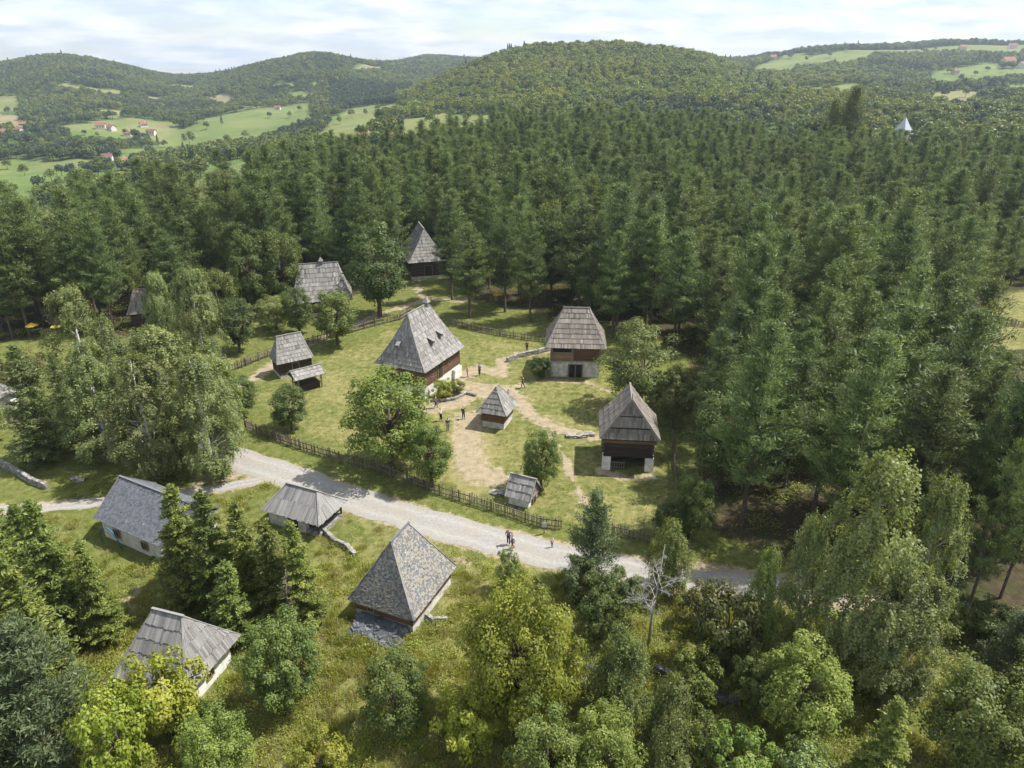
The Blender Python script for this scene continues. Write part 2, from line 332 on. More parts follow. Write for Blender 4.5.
# ground
m, nt_, b = mat('ground_cover', .95, .12)
pos = nn(nt_, 'ShaderNodeNewGeometry').outputs['Position']
n1 = noise(nt_, .16, pos, 6, .6); n2 = noise(nt_, 1.3, pos, 8, .7); n3 = noise(nt_, 9, pos, 4, .7); n4 = noise(nt_, .02, pos, 4, .6)
green = ramp(nt_, n2, [(.3, (.068,.084,.020)), (.5, (.128,.145,.038)), (.7, (.20,.202,.07))])
dry = ramp(nt_, n2, [(.3, (.165,.150,.055)), (.55, (.255,.230,.095)), (.75, (.345,.305,.15))])
dm = math_(nt_, 'ADD', attr(nt_, 'dry'), math_(nt_, 'MULTIPLY', math_(nt_, 'SUBTRACT', n1, .5), 1.5))
dm = math_(nt_, 'ADD', dm, math_(nt_, 'MULTIPLY', math_(nt_, 'SUBTRACT', n2, .5), 1.2))
c = mixc(nt_, ramp(nt_, dm, [(.3, (0,0,0)), (.85, (1,1,1))]), green, dry)
dirtc = ramp(nt_, n2, [(.3, (.235,.185,.12)), (.55, (.34,.28,.19)), (.75, (.45,.39,.29))])
dd = math_(nt_, 'ADD', attr(nt_, 'dirt'), math_(nt_, 'MULTIPLY', math_(nt_, 'SUBTRACT', n2, .5), 1.9)); dd = math_(nt_, 'ADD', dd, math_(nt_, 'MULTIPLY', math_(nt_, 'SUBTRACT', n3, .5), .5))
c = mixc(nt_, ramp(nt_, dd, [(.35, (0,0,0)), (.75, (1,1,1))]), c, dirtc)
floorc = ramp(nt_, n2, [(.3, (.035,.028,.016)), (.5, (.075,.055,.033)), (.7, (.13,.095,.062))])
c = mixc(nt_, attr(nt_, 'wood'), c, mixc(nt_, ramp(nt_, n1, [(.4, (0,0,0)), (.6, (.8,.8,.8))]), floorc, (.045,.060,.018)))
mead = ramp(nt_, n4, [(.3, (.070,.130,.024)), (.5, (.10,.165,.032)), (.7, (.15,.185,.048))])
mead = mixc(nt_, attr(nt_, 'dry'), mead, ramp(nt_, n4, [(.3, (.20,.175,.08)), (.7, (.30,.24,.14))]))
farc = mixc(nt_, attr(nt_, 'meadow'), (.075,.108,.030), mead)
c = mixc(nt_, attr(nt_, 'far'), c, farc)
c = mixc(nt_, ramp(nt_, n3, [(.35, (.35,.35,.35)), (.6, (0,0,0))]), c, mixc(nt_, 1.0, c, (.6,.62,.5), 'MULTIPLY'))
nt_.links.new(c, b.inputs['Base Color']); bump(nt_, b, n3, .7, .12); M['ground'] = m

# ------------------------------------------------------------------ the ground as one sheet
def axis(lo, hi, fine, step, s2, lim2, grow=1.12, end=4200):
    a = list(np.arange(lo, hi+1e-6, fine))
    x = hi; st = fine
    while x < lim2: st = min(st*1.12, s2); x += st; a.append(x)
    while x < end: st *= grow; x += st; a.append(x)
    return a
xp = axis(0, 48, .5, 0, 9, 1100); xs = np.array([-v for v in reversed(xp[1:])]+xp)
ypos = axis(22, 112, .5, 0, 7, 1900); yneg = [22-4*1.25**i for i in range(1, 25)]; ys = np.array([v for v in reversed(yneg) if v > -3000]+ypos)
X, Y = np.meshgrid(xs, ys); Z = height(X, Y); nx, ny = len(xs), len(ys)
idx = np.arange(nx*ny).reshape(ny, nx)
F = np.stack([idx[:-1, :-1], idx[:-1, 1:], idx[1:, 1:], idx[1:, :-1]], -1).reshape(-1, 4)
gm = npmesh('ground', np.stack([X, Y, Z], -1).reshape(-1, 3), F, M['ground'], smooth=True)
ground = put('ground', gm); tag(ground, kind='structure')
P2 = lambda L: [at(*p) for p in L]
PATHS = [([(462,378),(480,368),(500,374),(503,361),(520,354),(548,350),(575,352)], 1.5), ([(455,392),(470,386),(500,388),(517,399),(531,415),(560,430),(592,436)], 1.9),
         ([(540,424),(560,448),(572,478),(582,500),(600,530)], .55), ([(246,385),(290,352),(345,330),(385,312),(425,300),(462,300),(500,292),(545,284),(600,280)], 1.5), ([(412,278),(425,300)], 1.0),
         ([(430,408),(455,402),(475,392),(500,392)], 2.4), ([(520,385),(545,380),(590,383),(610,392)], .6), ([(500,470),(488,480),(470,478)], .8), ([(470,418),(466,440),(474,468),(492,480)], 3.0),
         ([(600,470),(625,478),(650,478)], 1.0), ([(135,590),(118,625),(112,655)], 1.0), ([(235,455),(232,475),(205,478)], 1.6), ([(740,600),(765,615),(775,640)], 1.4), ([(305,600),(330,650),(310,700)], .5),
         ([(415,548),(440,556),(470,563)], .5), ([(845,594),(900,599),(950,604),(985,612),(1060,628)], 1.2), ([(90,400),(110,420),(130,430)], 1.2), ([(860,640),(900,650)], 1.2)]
nearx, neary = X.ravel(), Y.ravel(); dirt = np.zeros(nearx.shape)
near = (np.abs(nearx) < 110) & (neary > 15) & (neary < 150)
wob = (fnoise(nearx[near], neary[near], 3, 20)-.5)*1.6
for pl, hw in PATHS:
    d = segdist(nearx[near], neary[near], P2(pl)) + wob
    dirt[near] = np.maximum(dirt[near], np.clip(.95-(d-hw*.25)/(hw*.8), 0, .9))
ROAD = P2([(180,438),(215,452),(250,463),(300,480),(350,498),(400,514),(450,529),(500,542),(560,557),(620,568),(680,577),(740,583),(800,590),(850,595)])
LANE = P2([(262,480),(230,487),(190,492),(140,497),(90,503),(30,508),(-60,512)])
d = np.minimum(segdist(nearx[near], neary[near], ROAD)-1.7, segdist(nearx[near], neary[near], LANE)-.6)
dirt[near] = np.maximum(dirt[near], np.clip(.85-(d+wob*.35)/.9, 0, .9))
yard = P2([(250,400),(300,370),(390,330),(520,345),(600,370),(640,430),(670,480),(660,530),(560,520),(440,480),(340,450)])
dry = np.full(nearx.shape, .22); dry[inpoly(nearx, neary, yard)] = .52
lower = P2([(300,500),(420,525),(560,560),(600,600),(480,640),(470,800),(230,800),(330,640)]); dry[inpoly(nearx, neary, lower)] = .5
hot = P2([(455,425),(490,430),(500,480),(470,500),(445,470)]); dry[inpoly(nearx, neary, hot)] = 1.05
lawn = P2([(60,470),(110,445),(160,480),(110,500),(60,505)]); dry[inpoly(nearx, neary, lawn)] = .05
# far fields
MEAD = [([(150,150),(165,138),(215,118),(262,108),(312,103),(310,122),(290,132),(250,142),(205,150),(160,158)], .25), ([(312,140),(340,114),(380,104),(378,130),(335,150)], .35),
        ([(68,133),(100,130),(137,137),(115,142),(70,141)], .05), ([(-60,158),(33,161),(44,184),(30,212),(-60,235)], .15), ([(163,88),(176,76),(197,77),(190,91)], .45), ([(203,100),(220,94),(236,98),(224,106)], .9),
        ([(-40,96),(18,96),(22,110),(-40,112)], .5), ([(-40,113),(20,115),(24,128),(-40,126)], .9), ([(728,69),(770,60),(800,58),(850,50),(900,47),(1040,45),(1040,49),(1010,55),(930,52),(880,58),(860,62),(800,68),(740,72)], .3),
        ([(928,78),(945,70),(998,64),(1002,83),(935,87)], .2), ([(928,95),(965,88),(985,94),(962,108),(935,104)], .7), ([(400,120),(440,113),(512,116),(510,140),(400,142)], .4), ([(203,172),(262,158),(272,166),(213,181)], .3),
        ([(352,69),(385,66),(385,70),(350,73)], .6), ([(790,90),(860,84),(870,92),(800,98)], .25), ([(1000,70),(1060,66),(1060,74),(1003,78)], .3), ([(20,178),(60,172),(70,180),(40,192)], .1),
        ([(378,106),(398,103),(400,112),(380,116)], .4), ([(120,150),(150,146),(150,156),(120,160)], .1), ([(1004,86),(1060,84),(1060,96),(1005,96)], .2)]
MEADW = [([hit(*p) for p in pl], dr) for pl, dr in MEAD]
meadow = np.zeros(nearx.shape)
def opening(x, y):
    t_ = x/np.maximum(y, 1); return fnoise(x, y, 75, 60) > np.where((t_ < -.2) & (y < 1250), .59, np.where(t_ > .3, .63, .95))
i = opening(nearx, neary) & (neary > 335); meadow[i] = 1; dry[i] = (fnoise(nearx[i], neary[i], 90, 64)-.35)*1.6
for pl, dr in MEADW:
    i = inpoly(nearx, neary, pl) & (neary > 300); meadow[i] = 1; dry[i] = dr
CLEAR = P2([(960,350),(964,318),(998,296),(1060,285),(1100,330),(1030,350)])
ic = inpoly(nearx, neary, CLEAR); dry[ic] = .62
far = np.clip((neary-330)/60, 0, 1); far[ic] = 0
# the wood: its near edge as seen, its far edge by distance
EDGE = P2([(-220,392),(-60,352),(0,342),(60,328),(110,338),(150,335),(200,325),(240,304),(285,299),(345,297),(385,288),(400,276),(440,274),(458,288),(472,300),(545,312),(548,322),(600,326),(650,336),(688,356),(700,420),(692,470),(706,528),(770,555),(880,560),(900,596),(960,612),(1080,640),(1200,600)])
WOODP = EDGE+[(260, 150), (260, 400), (-330, 400), (-330, 130)]
bt = np.array([T(p) for p in (-200,0,100,200,300,400,500,700,760,850,1024,1250)]); bv = np.array([140,150,168,185,215,245,310,315,268,248,250,250])
def inwood(x, y): return inpoly(x, y, WOODP) & (y < np.interp(x/np.maximum(y, 1), bt, bv)) & ~inpoly(x, y, CLEAR)
wood = inwood(nearx, neary).astype(float)
for n_, a_ in (('dirt', dirt), ('dry', dry), ('meadow', meadow), ('far', far), ('wood', wood)):
    at_ = gm.attributes.new(n_, 'FLOAT', 'POINT'); at_.data.foreach_set('value', a_.astype(np.float32))

def ribbon(name, pl, hw, z, seed, m):
    rs = random.Random(seed); pts = []
    for (x0, y0), (x1, y1) in zip(pl[:-1], pl[1:]):
        n = max(2, int(math.hypot(x1-x0, y1-y0)/.5))
        for k in range(n): pts.append((x0+(x1-x0)*k/n, y0+(y1-y0)*k/n))
    pts = np.array(pts); 
    for _ in range(6): pts[1:-1] = (pts[:-2]+pts[1:-1]*2+pts[2:])/4
    d = np.gradient(pts, axis=0); nrm = np.stack([-d[:, 1], d[:, 0]], 1)/np.hypot(d[:, 0], d[:, 1])[:, None]
    s = np.arange(len(pts))*.5
    hw = hw*np.interp(np.arange(len(pts))/len(pts), [0, .62, .8, 1], [1, 1, .72, .55]) if seed == 3 else hw
    L = hw+(fnoise(s, s*0, 2.2, seed)-.5)*.9; R = hw+(fnoise(s, s*0, 2.0, seed+9)-.5)*.9
    k = 13; V = []
    for j in range(k):
        f = j/(k-1); q = pts+nrm*((-R)*(1-f)+L*f)[:, None]; V.append(np.column_stack([q, np.full(len(q), z+.03*math.sin(math.pi*f))]))
    V = np.stack(V, 1); n = len(pts); ix = np.arange(n*k).reshape(n, k)
    F = np.stack([ix[:-1, :-1], ix[1:, :-1], ix[1:, 1:], ix[:-1, 1:]], -1).reshape(-1, 4)
    fj = np.abs(np.arange(k)/(k-1)-.5)*2; tr_ = np.clip(1-np.abs(fj-.5)*4, 0, 1)
    o = put(name, npmesh(name, V.reshape(-1, 3), F[:, ::-1], m, np.tile(tr_, n), smooth=True)); tag(o, kind='structure'); return o
ribbon('gravel_road', ROAD, 1.85, .012, 3, M['gravel']); ribbon('gravel_lane', LANE, .75, .008, 5, M['gravel'])

# ------------------------------------------------------------------ buildings
RB = random.Random(11)
def roof_face(mb, A, B, Cc, D, rows, bw, th, kick, jit=.0, rnd=RB, gap=.04):
    A, B, Cc, D = map(Vector, (A, B, Cc, D)); e = (B-A); e.z = 0; e.normalize(); zr = D.z; ze = A.z
    def P(s, v):
        l = A.lerp(D, v); r = B.lerp(Cc, v); sl = (l-A).dot(e); sr = (r-A).dot(e); s = min(max(s, sl), sr)
        q = l+e*(s-sl); q.z = ze+(zr-ze)*(v*(1-kick)+kick*v*v); return q
    W_ = (B-A).length
    for i in range(rows):
        v0 = i/rows; v1 = min(1.0, (i+1.35)/rows); vm = (i+1)/rows
        sl0 = (A.lerp(D, v0)-A).dot(e); sr0 = (B.lerp(Cc, v0)-A).dot(e)
        n0 = e.cross(P(W_/2, vm)-P(W_/2, v0)); n0.normalize()
        if n0.z < 0: n0 = -n0
        s = sl0+rnd.uniform(-bw, 0); rowv = rnd.uniform(-.08, .08)
        # sheet under the boards
        a, b_, c_, d_ = P(sl0, v0), P(sr0, v0), P(1e9, vm), P(-1e9, vm)
        mb.face([a-n0*.02, b_-n0*.02, c_-n0*.02, d_-n0*.02], .1)
        while s < sr0:
            w_ = bw*rnd.uniform(.7, 1.3); s2 = s+w_; dv = rnd.uniform(-jit, jit)/rows
            vv = min(1, max(0, .5+rowv+rnd.gauss(0, .15))); t0 = th*rnd.uniform(.75, 1.3)
            v0_ = max(0.0, v0+dv) if i else v0-rnd.uniform(0, .25)/rows*.6
            p0 = P(s+gap*bw*.5, max(v0_, 0)); p1 = P(s2-gap*bw*.5, max(v0_, 0))
            if v0_ < 0:
                dn = (P(s, v0)-P(s, vm)).normalized()*(-v0_)*(P(s, vm)-P(s, v0)).length*rows/2; p0 = p0+dn; p1 = p1+dn
            p2 = P(s2-gap*bw*.5, v1); p3 = P(s+gap*bw*.5, v1)
            if (p1-p0).length > .01:
                b0 = p0+n0*t0; b1 = p1+n0*t0; c2 = p2+n0*.006; c3 = p3+n0*.006; u0 = p0-n0*.01; u1 = p1-n0*.01
                if (c2-c3).length < .004: mb.face([b0, b1, c2], vv)
                else: mb.face([b0, b1, c2, c3], vv)
                mb.face([u0, u1, b1, b0], vv*.8)
                mb.face([b1, u1, c2], vv*.8); mb.face([u0, b0, c3], vv*.8)
            s = s2
def building(kind, label, cx, cy, rot, L, W, ze, zr, rl, o=.6, m='shingle', rows=9, bw=.22, th=.05, kick=.22, wall='log', base=None, basemat='dirtywhite', doors=(), windows=(), cat='house', jit=.07, open_=False, walls=True, capm=None, fascia=True, z0=0.0):
    t = thing(kind, label, cat, (cx, cy, z0), math.radians(rot))
    e = {(sx, sy): Vector((sx*L/2, sy*W/2, ze)) for sx in (-1, 1) for sy in (-1, 1)}
    gable = rl > L-.5
    if gable: rl = L
    r0 = Vector((-rl/2, 0, zr)); r1 = Vector((rl/2, 0, zr)); mb = MB()
    roof_face(mb, e[-1,-1], e[1,-1], r1, r0, rows, bw, th, kick, jit); roof_face(mb, e[1,1], e[-1,1], r0, r1, rows, bw, th, kick, jit)
    if not gable:
        roof_face(mb, e[1,-1], e[1,1], r1, r1, rows, bw, th, kick, jit); roof_face(mb, e[-1,1], e[-1,-1], r0, r0, rows, bw, th, kick, jit)
    mb.face([e[-1,-1]-Vector((0,0,.03)), e[-1,1]-Vector((0,0,.03)), e[1,1]-Vector((0,0,.03)), e[1,-1]-Vector((0,0,.03))], .1)
    if gable:
        for s in (-1, 1):
            q = [Vector((s*(L/2-o*.6), -W/2+o*.3, ze-.02)), Vector((s*(L/2-o*.6), W/2-o*.3, ze-.02)), Vector((s*(L/2-o*.6), 0, zr-.12))]
            mb.face(q if s > 0 else q[::-1], .3)
    roof = mb.build('roof', M[m], t)
    cb = MB(); rr = random.Random(5)
    def capline(a, b, n=7, w_=.13):
        pr = None
        for k in range(n+1):
            v = k/n; q = a.lerp(b, v); q.z = a.z+(b.z-a.z)*(v*(1-kick)+kick*v*v)+.05
            if pr is not None: cb.bar(pr, q, w_, .05, rr.uniform(.35, .75))
            pr = q
    if not gable:
        for (sx, sy), p in e.items(): capline(p, r1 if sx > 0 else r0)
    cb.bar(r0+Vector((-.12, 0, .07)), r1+Vector((.12, 0, .07)), .17, .07, .55)
    cb.build('ridge_cap', M[capm or m], roof)
    if gable:
        for s in (-1, 1):
            for sy in (-1, 1): vb = MB(); vb.bar((s*(L/2+.03), sy*W/2, ze+.02), (s*(L/2+.03), 0, zr+.02), .05, .18, .6); vb.build('bargeboard', M[m], t)
    hx, hy = L/2-o, W/2-o; b0 = base or 0
    if walls:
        if base:
            fb = MB(); fb.box(-hx-.06, hx+.06, -hy-.06, hy+.06, -.3, base); fb.build('foundation', M[basemat], t)
        if wall in ('log', 'darklog', 'plank'):
            wb = MB(); z = b0; n = max(2, round((ze-b0)/.27)); h = (ze-.03-b0)/n; rr = random.Random(3)
            for i in range(n):
                for s in (-1, 1):
                    a, c_ = b0+i*h, b0+(i+1)*h-.02; ov = .14
                    for (q0, q1) in (((-hx-ov, s*hy, 0), (hx+ov, s*hy, 0)),): wb.box(q0[0], q1[0], s*hy-.1, s*hy+.1, a, c_, rr.uniform(.2, .9))
                    wb.box(s*hx-.1, s*hx+.1, -hy-ov, -hy-.102, a+h*.3, c_-.03, rr.uniform(.2, .9)); wb.box(s*hx-.1, s*hx+.1, hy+.102, hy+ov, a+h*.3, c_-.03, rr.uniform(.2, .9))
                    wb.box(s*hx-.1, s*hx+.1, -hy+.102, hy-.102, a, c_, rr.uniform(.2, .9))
            wb.box(-hx+.05, hx-.05, -hy+.05, hy-.05, b0, ze-.06, .1)
            wb.build('wall', M[wall], t)
        elif wall:
            wb = MB(); wb.box(-hx, hx, -hy, hy, b0-.001 if base else -.3, ze-.035); wb.build('wall', M[wall], t)
    SD = {'x-': (Vector((-hx-.11, 0, 0)), Vector((0, -1, 0)), Vector((-1, 0, 0))), 'x+': (Vector((hx+.11, 0, 0)), Vector((0, 1, 0)), Vector((1, 0, 0))),
          'y-': (Vector((0, -hy-.11, 0)), Vector((1, 0, 0)), Vector((0, -1, 0))), 'y+': (Vector((0, hy+.11, 0)), Vector((-1, 0, 0)), Vector((0, 1, 0)))}
    def boxon(mb, side, u0, u1, z0_, z1, d0, d1, v=None):
        O, U, Nn = SD[side]; P = [O+U*u+Nn*d+Vector((0, 0, z)) for z in (z0_, z1) for (u, d) in ((u0, d0), (u1, d0), (u1, d1), (u0, d1))]
        mb.poly(P, [(0,1,2,3),(4,7,6,5),(0,4,5,1),(1,5,6,2),(2,6,7,3),(3,7,4,0)], v)
    for side, u, w_, h_, zb in doors:
        db = MB(); n = 5
        for k in range(n): boxon(db, side, u-w_/2+k*w_/n, u-w_/2+(k+1)*w_/n-.012, zb, zb+h_, 0, .035, .2+.12*k)
        d_ = db.build('door', M['darklog'], t)
        hb = MB(); boxon(hb, side, u+w_*.32, u+w_*.4, zb+h_*.48, zb+h_*.56, .036, .07); hb.build('handle', M['iron'], d_)
        jb = MB(); boxon(jb, side, u-w_/2-.1, u-w_/2, zb, zb+h_+.1, 0, .06); boxon(jb, side, u+w_/2, u+w_/2+.1, zb, zb+h_+.1, 0, .06); boxon(jb, side, u-w_/2, u+w_/2, zb+h_, zb+h_+.1, 0, .06); jb.build('door_frame', M['plank'], t)
    for side, u, w_, h_, zb in windows:
        wb = MB()
        for (a, b_, c_, d_) in ((u-w_/2-.07, u-w_/2, zb-.07, zb+h_+.07), (u+w_/2, u+w_/2+.07, zb-.07, zb+h_+.07), (u-w_/2, u+w_/2, zb-.07, zb), (u-w_/2, u+w_/2, zb+h_, zb+h_+.07), (u-.02, u+.02, zb, zb+h_)): boxon(wb, side, a, b_, c_, d_, 0, .06)
        w0 = wb.build('window', M['plank'], t); pb = MB(); boxon(pb, side, u-w_/2, u+w_/2, zb, zb+h_, .0, .02); pb.build('pane', M['glass'], w0)
    t['_d'] = 0; del t['_d']
    return t, roof, boxon
def chimney(t, x, z, s=1.0):
    mb = MB(); a = .32*s
    mb.box(x-a, x+a, -a, a, z-.35*s, z+.35*s, .35)
    mb.poly([(x-a*1.5,-a*1.5,z+.35*s),(x+a*1.5,-a*1.5,z+.35*s),(x+a*1.5,a*1.5,z+.35*s),(x-a*1.5,a*1.5,z+.35*s),(x,0,z+1.15*s)], [(0,3,2,1),(0,1,4),(1,2,4),(2,3,4),(3,0,4)], .5)
    c = mb.build('chimney', M['shingle'], t); fb = MB(); fb.tube([(x,0,z+1.05*s),(x,0,z+1.9*s)], [.05*s, .02*s], 5); fb.build('finial', M['fence'], c)
# main house
t, roof, bx = building('log_house', 'largest log house in the yard with a tall steep shingle roof and spiked wooden chimney', -11.65, 84.14, 64.4, 9.74, 7.34, 3.80, 9.97, 4.75, .6, 'shingle', rows=11, bw=.19, th=.085, wall='log', base=1.5, basemat='white',
    doors=[('y-', -.6, 1.1, 1.9, 1.5), ('x-', 1.3, 1.0, 1.8, 1.5)], windows=[('y-', 1.7, .6, .6, 2.4), ('y-', -2.6, .6, .6, 2.4), ('x-', -1.3, .6, .6, 2.4)])
chimney(t, 1.9, 9.95, .9)
for (u, v, s) in ((-.9, .42, -1), (1.3, .45, -1)):
    vb = MB(); y = -3.67*(1-v); z = 3.8+6.17*(v*.78+.22*v*v)
    vb.box(u-.2, u+.2, y-.5, y-.05, z+.02, z+.38, .05); vb.bar((u, y-.6, z+.38), (u, y+.3, z+.7), .52, .05, .5); vb.build('roof_vent', M['shingle'], t)
v = .42; vb = MB(); x_ = -4.87+(4.87-2.375)*v; z = 3.8+6.17*(v*.78+.22*v*v); vb.box(x_-.42, x_-.05, .38, .76, z+.02, z+.4, .05); vb.bar((x_-.5, .57, z+.4), (x_+.2, .57, z+.74), .5, .05, .5); vb.build('roof_vent', M['shingle'], t)
sb = MB(); bx(sb, 'y-', 2.4, 4.2, 0, 1.3, 0, .35); sb.build('porch_base', M['white'], t)
# two-storey house
t, roof, bx = building('storage_house', 'two-storey house, pale stone below and planks above, at the back of the yard', 8.46, 88.41, -4, 7.79, 7.0, 4.3, 8.63, 3.31, .75, 'shingle_brown', rows=8, bw=.18, th=.08, wall='plank', base=2.25, basemat='dirtywhite', kick=.1,
    windows=[('y-', 1.7, .5, .5, 3.1)])
pb = MB(); bx(pb, 'y-', -.2, 3.1, 2.42, 4.22, .0, .05)
for k in range(7): bx(pb, 'y-', -.15, 3.12, 2.4+k*.25, 2.4+k*.25+.22, .05, .11+.02*(k % 2), .2+.1*k)
pb.build('log_panel', M['log'], t)
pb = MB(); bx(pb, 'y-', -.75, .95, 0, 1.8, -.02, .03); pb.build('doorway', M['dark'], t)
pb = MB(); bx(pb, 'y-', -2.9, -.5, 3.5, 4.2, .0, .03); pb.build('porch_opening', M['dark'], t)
pb = MB()
for u in (-3.1, -.45, 3.12): bx(pb, 'y-', u-.09, u+.09, 2.3, 4.25, .03, .16, .8)
bx(pb, 'y-', -3.1, 3.1, 2.28, 2.42, .0, .2, .7); bx(pb, 'y-', -2.95, -.6, 3.42, 3.52, .03, .12, .9); pb.build('porch_rail', M['fence'], t)
pb = MB()
for u in (-.85, .95, .05): bx(pb, 'y-', u-.07, u+.07, 0, 1.9, .03, .12, .5)
pb.build('door_frame', M['fence'], t)
# granary
t, roof, bx = building('granary', 'tall dark granary with a gabled shingle roof, open underneath between two white pillars', 11.96, 64.51, 84.3, 5.89, 5.89, 3.87, 7.76, 3.89, .52, 'shingle_brown', rows=6, bw=.16, th=.07, wall=None, kick=.1)
wb = MB(); rr = random.Random(4)
for i in range(6):
    z = 1.62+i*.36
    for s in (-1, 1):
        wb.box(-2.55, 2.55, s*2.35-.1, s*2.35+.1, z, z+.34, rr.uniform(.1, .8)); wb.box(s*2.4-.1, s*2.4+.1, -2.55, -2.452, z+.08, z+.22, rr.random()); wb.box(s*2.4-.1, s*2.4+.1, 2.452, 2.55, z+.08, z+.22, rr.random()); wb.box(s*2.4-.1, s*2.4+.1, -2.24, 2.24, z, z+.34, rr.uniform(.1, .8))
wb.box(-2.3, 2.3, -2.24, 2.24, 1.62, 3.8, .1); wb.build('wall', M['darklog'], t)
bb = MB(); bb.box(-2.75, -2.52, -2.6, 2.6, 3.3, 3.62, .8); bb.build('beam', M['log'], t)
for s in (-1, 1):
    for (xa, m_) in ((-2.45, 'white'), (1.9, 'stone')):
        pb = MB(); pb.box(xa, xa+.75, s*2.15-.42, s*2.15+.42, -.2, 1.6); pb.build('pillar', M[m_], t)
pb = MB(); pb.box(1.2, 1.5, -1.7, 1.7, -.2, 1.6, .3); pb.box(-1.6, 1.2, -1.9, -1.75, -.2, 1.58, .2); pb.box(-1.6, 1.2, 1.75, 1.9, -.2, 1.58, .2); pb.build('stone_cellar', M['darkstone'], t)
gb = MB()
for k in range(6): gb.bar((-2.3, .35+k*.24, 0), (-2.3, .35+k*.24, 1.0), .05, .05, .6)
gb.bar((-2.3, .25, .3), (-2.3, 1.7, .3), .06, .06, .6); gb.bar((-2.3, .25, .85), (-2.3, 1.7, .85), .06, .06, .6); gb.build('gate', M['fence'], t)
for s in (-1, 1): gb = MB(); gb.bar((-2.98, s*2.9, 3.95), (-1.98, 0, 7.85), .1, .22, .85); gb.build('bargeboard', M['shingle_brown'], t)
for (xb, hb_, zb) in ((-2.72, 1.95, 5.0), (-2.4, 1.15, 6.15)): gb = MB(); gb.bar((xb, -hb_, zb), (xb, hb_, zb), .05, .09, .1); gb.build('crossbar', M['darklog'], t)
fb = MB(); fb.tube([(-1.95,0,7.7),(-1.95,0,8.5)], [.06,.03], 5); fb.build('finial', M['fence'], t)
# small hut
t, roof, bx = building('dairy_hut', 'small square log hut with a pyramid shingle roof in the middle of the yard', -1.66, 72.71, 70.6, 3.96, 3.63, 1.99, 4.62, .7, .58, 'shingle', rows=5, bw=.16, th=.08, wall='log', base=.75, basemat='dirtywhite', kick=.12, doors=[('y+', 0, .8, 1.2, .7)], cat='hut')
# tiny gabled hut
t, roof, bx = building('shed', 'tiny gabled shed under three rows of pale shingles beside the road fence', 1.07, 56.82, -24.7, 2.52, 2.7, .93, 2.6, 2.5, .25, 'shingle', rows=3, bw=.15, th=.09, wall='white', kick=0, cat='shed', doors=[('x+', 0, .6, .85, 0)])
# upper-left pair
t, roof, bx = building('corn_crib', 'dark log crib with a steep shingle roof left of the open shelter', -29.32, 87.36, 33.7, 4.82, 3.4, 2.14, 5.31, 3.1, .35, 'shingle', rows=7, bw=.22, th=.06, wall='darklog', base=.45, basemat='dirtywhite', kick=.1, doors=[('y-', 0, .8, 1.4, .45)], cat='shed')
t, roof, bx = building('shelter', 'low open shelter on posts with a shallow shingle roof, joined to no walls', -26.05, 82.28, 37.6, 3.93, 2.9, 1.96, 2.75, 3.9, .5, 'shingle', rows=3, bw=.22, th=.06, wall=None, kick=0, cat='shelter')
for sx in (-1, 1):
    for sy in (-1, 1):
        pb = MB(); pb.bar((sx*1.5, sy*1.0, -.1), (sx*1.5, sy*1.0, 1.95), .14, .14, .7); pb.build('post', M['fence'], t)
pb = MB(); pb.box(-1.35, 1.35, -.8, .8, 0, .75, .4); pb.box(-1.45, 1.45, -.9, .9, .75, .85, .7); pb.build('manger', M['darklog'], t)
# behind
t, roof, bx = building('log_cottage', 'log cottage with broad sunlit shingle roof behind round trees at the upper left', -31.5, 113.2, 13, 9.6, 7.4, 2.6, 8.0, 6.0, .6, 'shingle', rows=9, bw=.26, th=.07, wall='darklog', base=.6, doors=[('y-', -2, .9, 1.7, .6)], windows=[('y-', .8, .6, .6, 1.4)])
chimney(t, .4, 8.1, .8)
B9 = dict(cx=-16.2, cy=126.5, rot=115.6, L=9.8, W=8.0)
t, roof, bx = building('barn', 'dark-walled barn with a steep shingle roof, farthest back, against the pines', -17.6, 138, 106, 13, 7.6, 3.3, 8.9, 6.2, .6, 'shingle', rows=10, bw=.26, th=.07, wall='darklog', base=.5, doors=[('x-', 0, 1.4, 2.0, .5)], cat='barn')
# porch hut by the road
t, roof, bx = building('porch_hut', 'small whitewashed hut with a hipped shingle roof and an open corner porch below the road', -18.67, 53.64, -23, 6.30, 4.2, 1.58, 3.45, 3.28, .4, 'shingle_blue', rows=2, bw=.15, th=.03, wall=None, kick=.05, cat='hut')
wb = MB(); wb.box(-2.7, 1.3, -1.7, 1.7, -.2, 1.53); wb.build('wall', M['dirtywhite'], t)
wb = MB(); wb.box(1.3, 2.75, -1.75, 1.75, -.2, .3); wb.build('porch_floor', M['stone'], t)
for sy in (-1, 1):
    pb = MB(); pb.bar((2.65, sy*1.65, .3), (2.65, sy*1.65, 1.55), .13, .13, .4); pb.build('post', M['darklog'], t)
pb = MB(); pb.bar((2.65, -1.6, .85), (2.65, 1.6, .85), .08, .08, .5); pb.build('rail', M['darklog'], t)
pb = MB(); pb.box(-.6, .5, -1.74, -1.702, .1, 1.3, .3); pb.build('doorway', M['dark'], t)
pb = MB(); pb.box(1.302, 1.34, -1.2, -.3, .3, 1.4, .3); pb.build('door', M['darklog'], t)
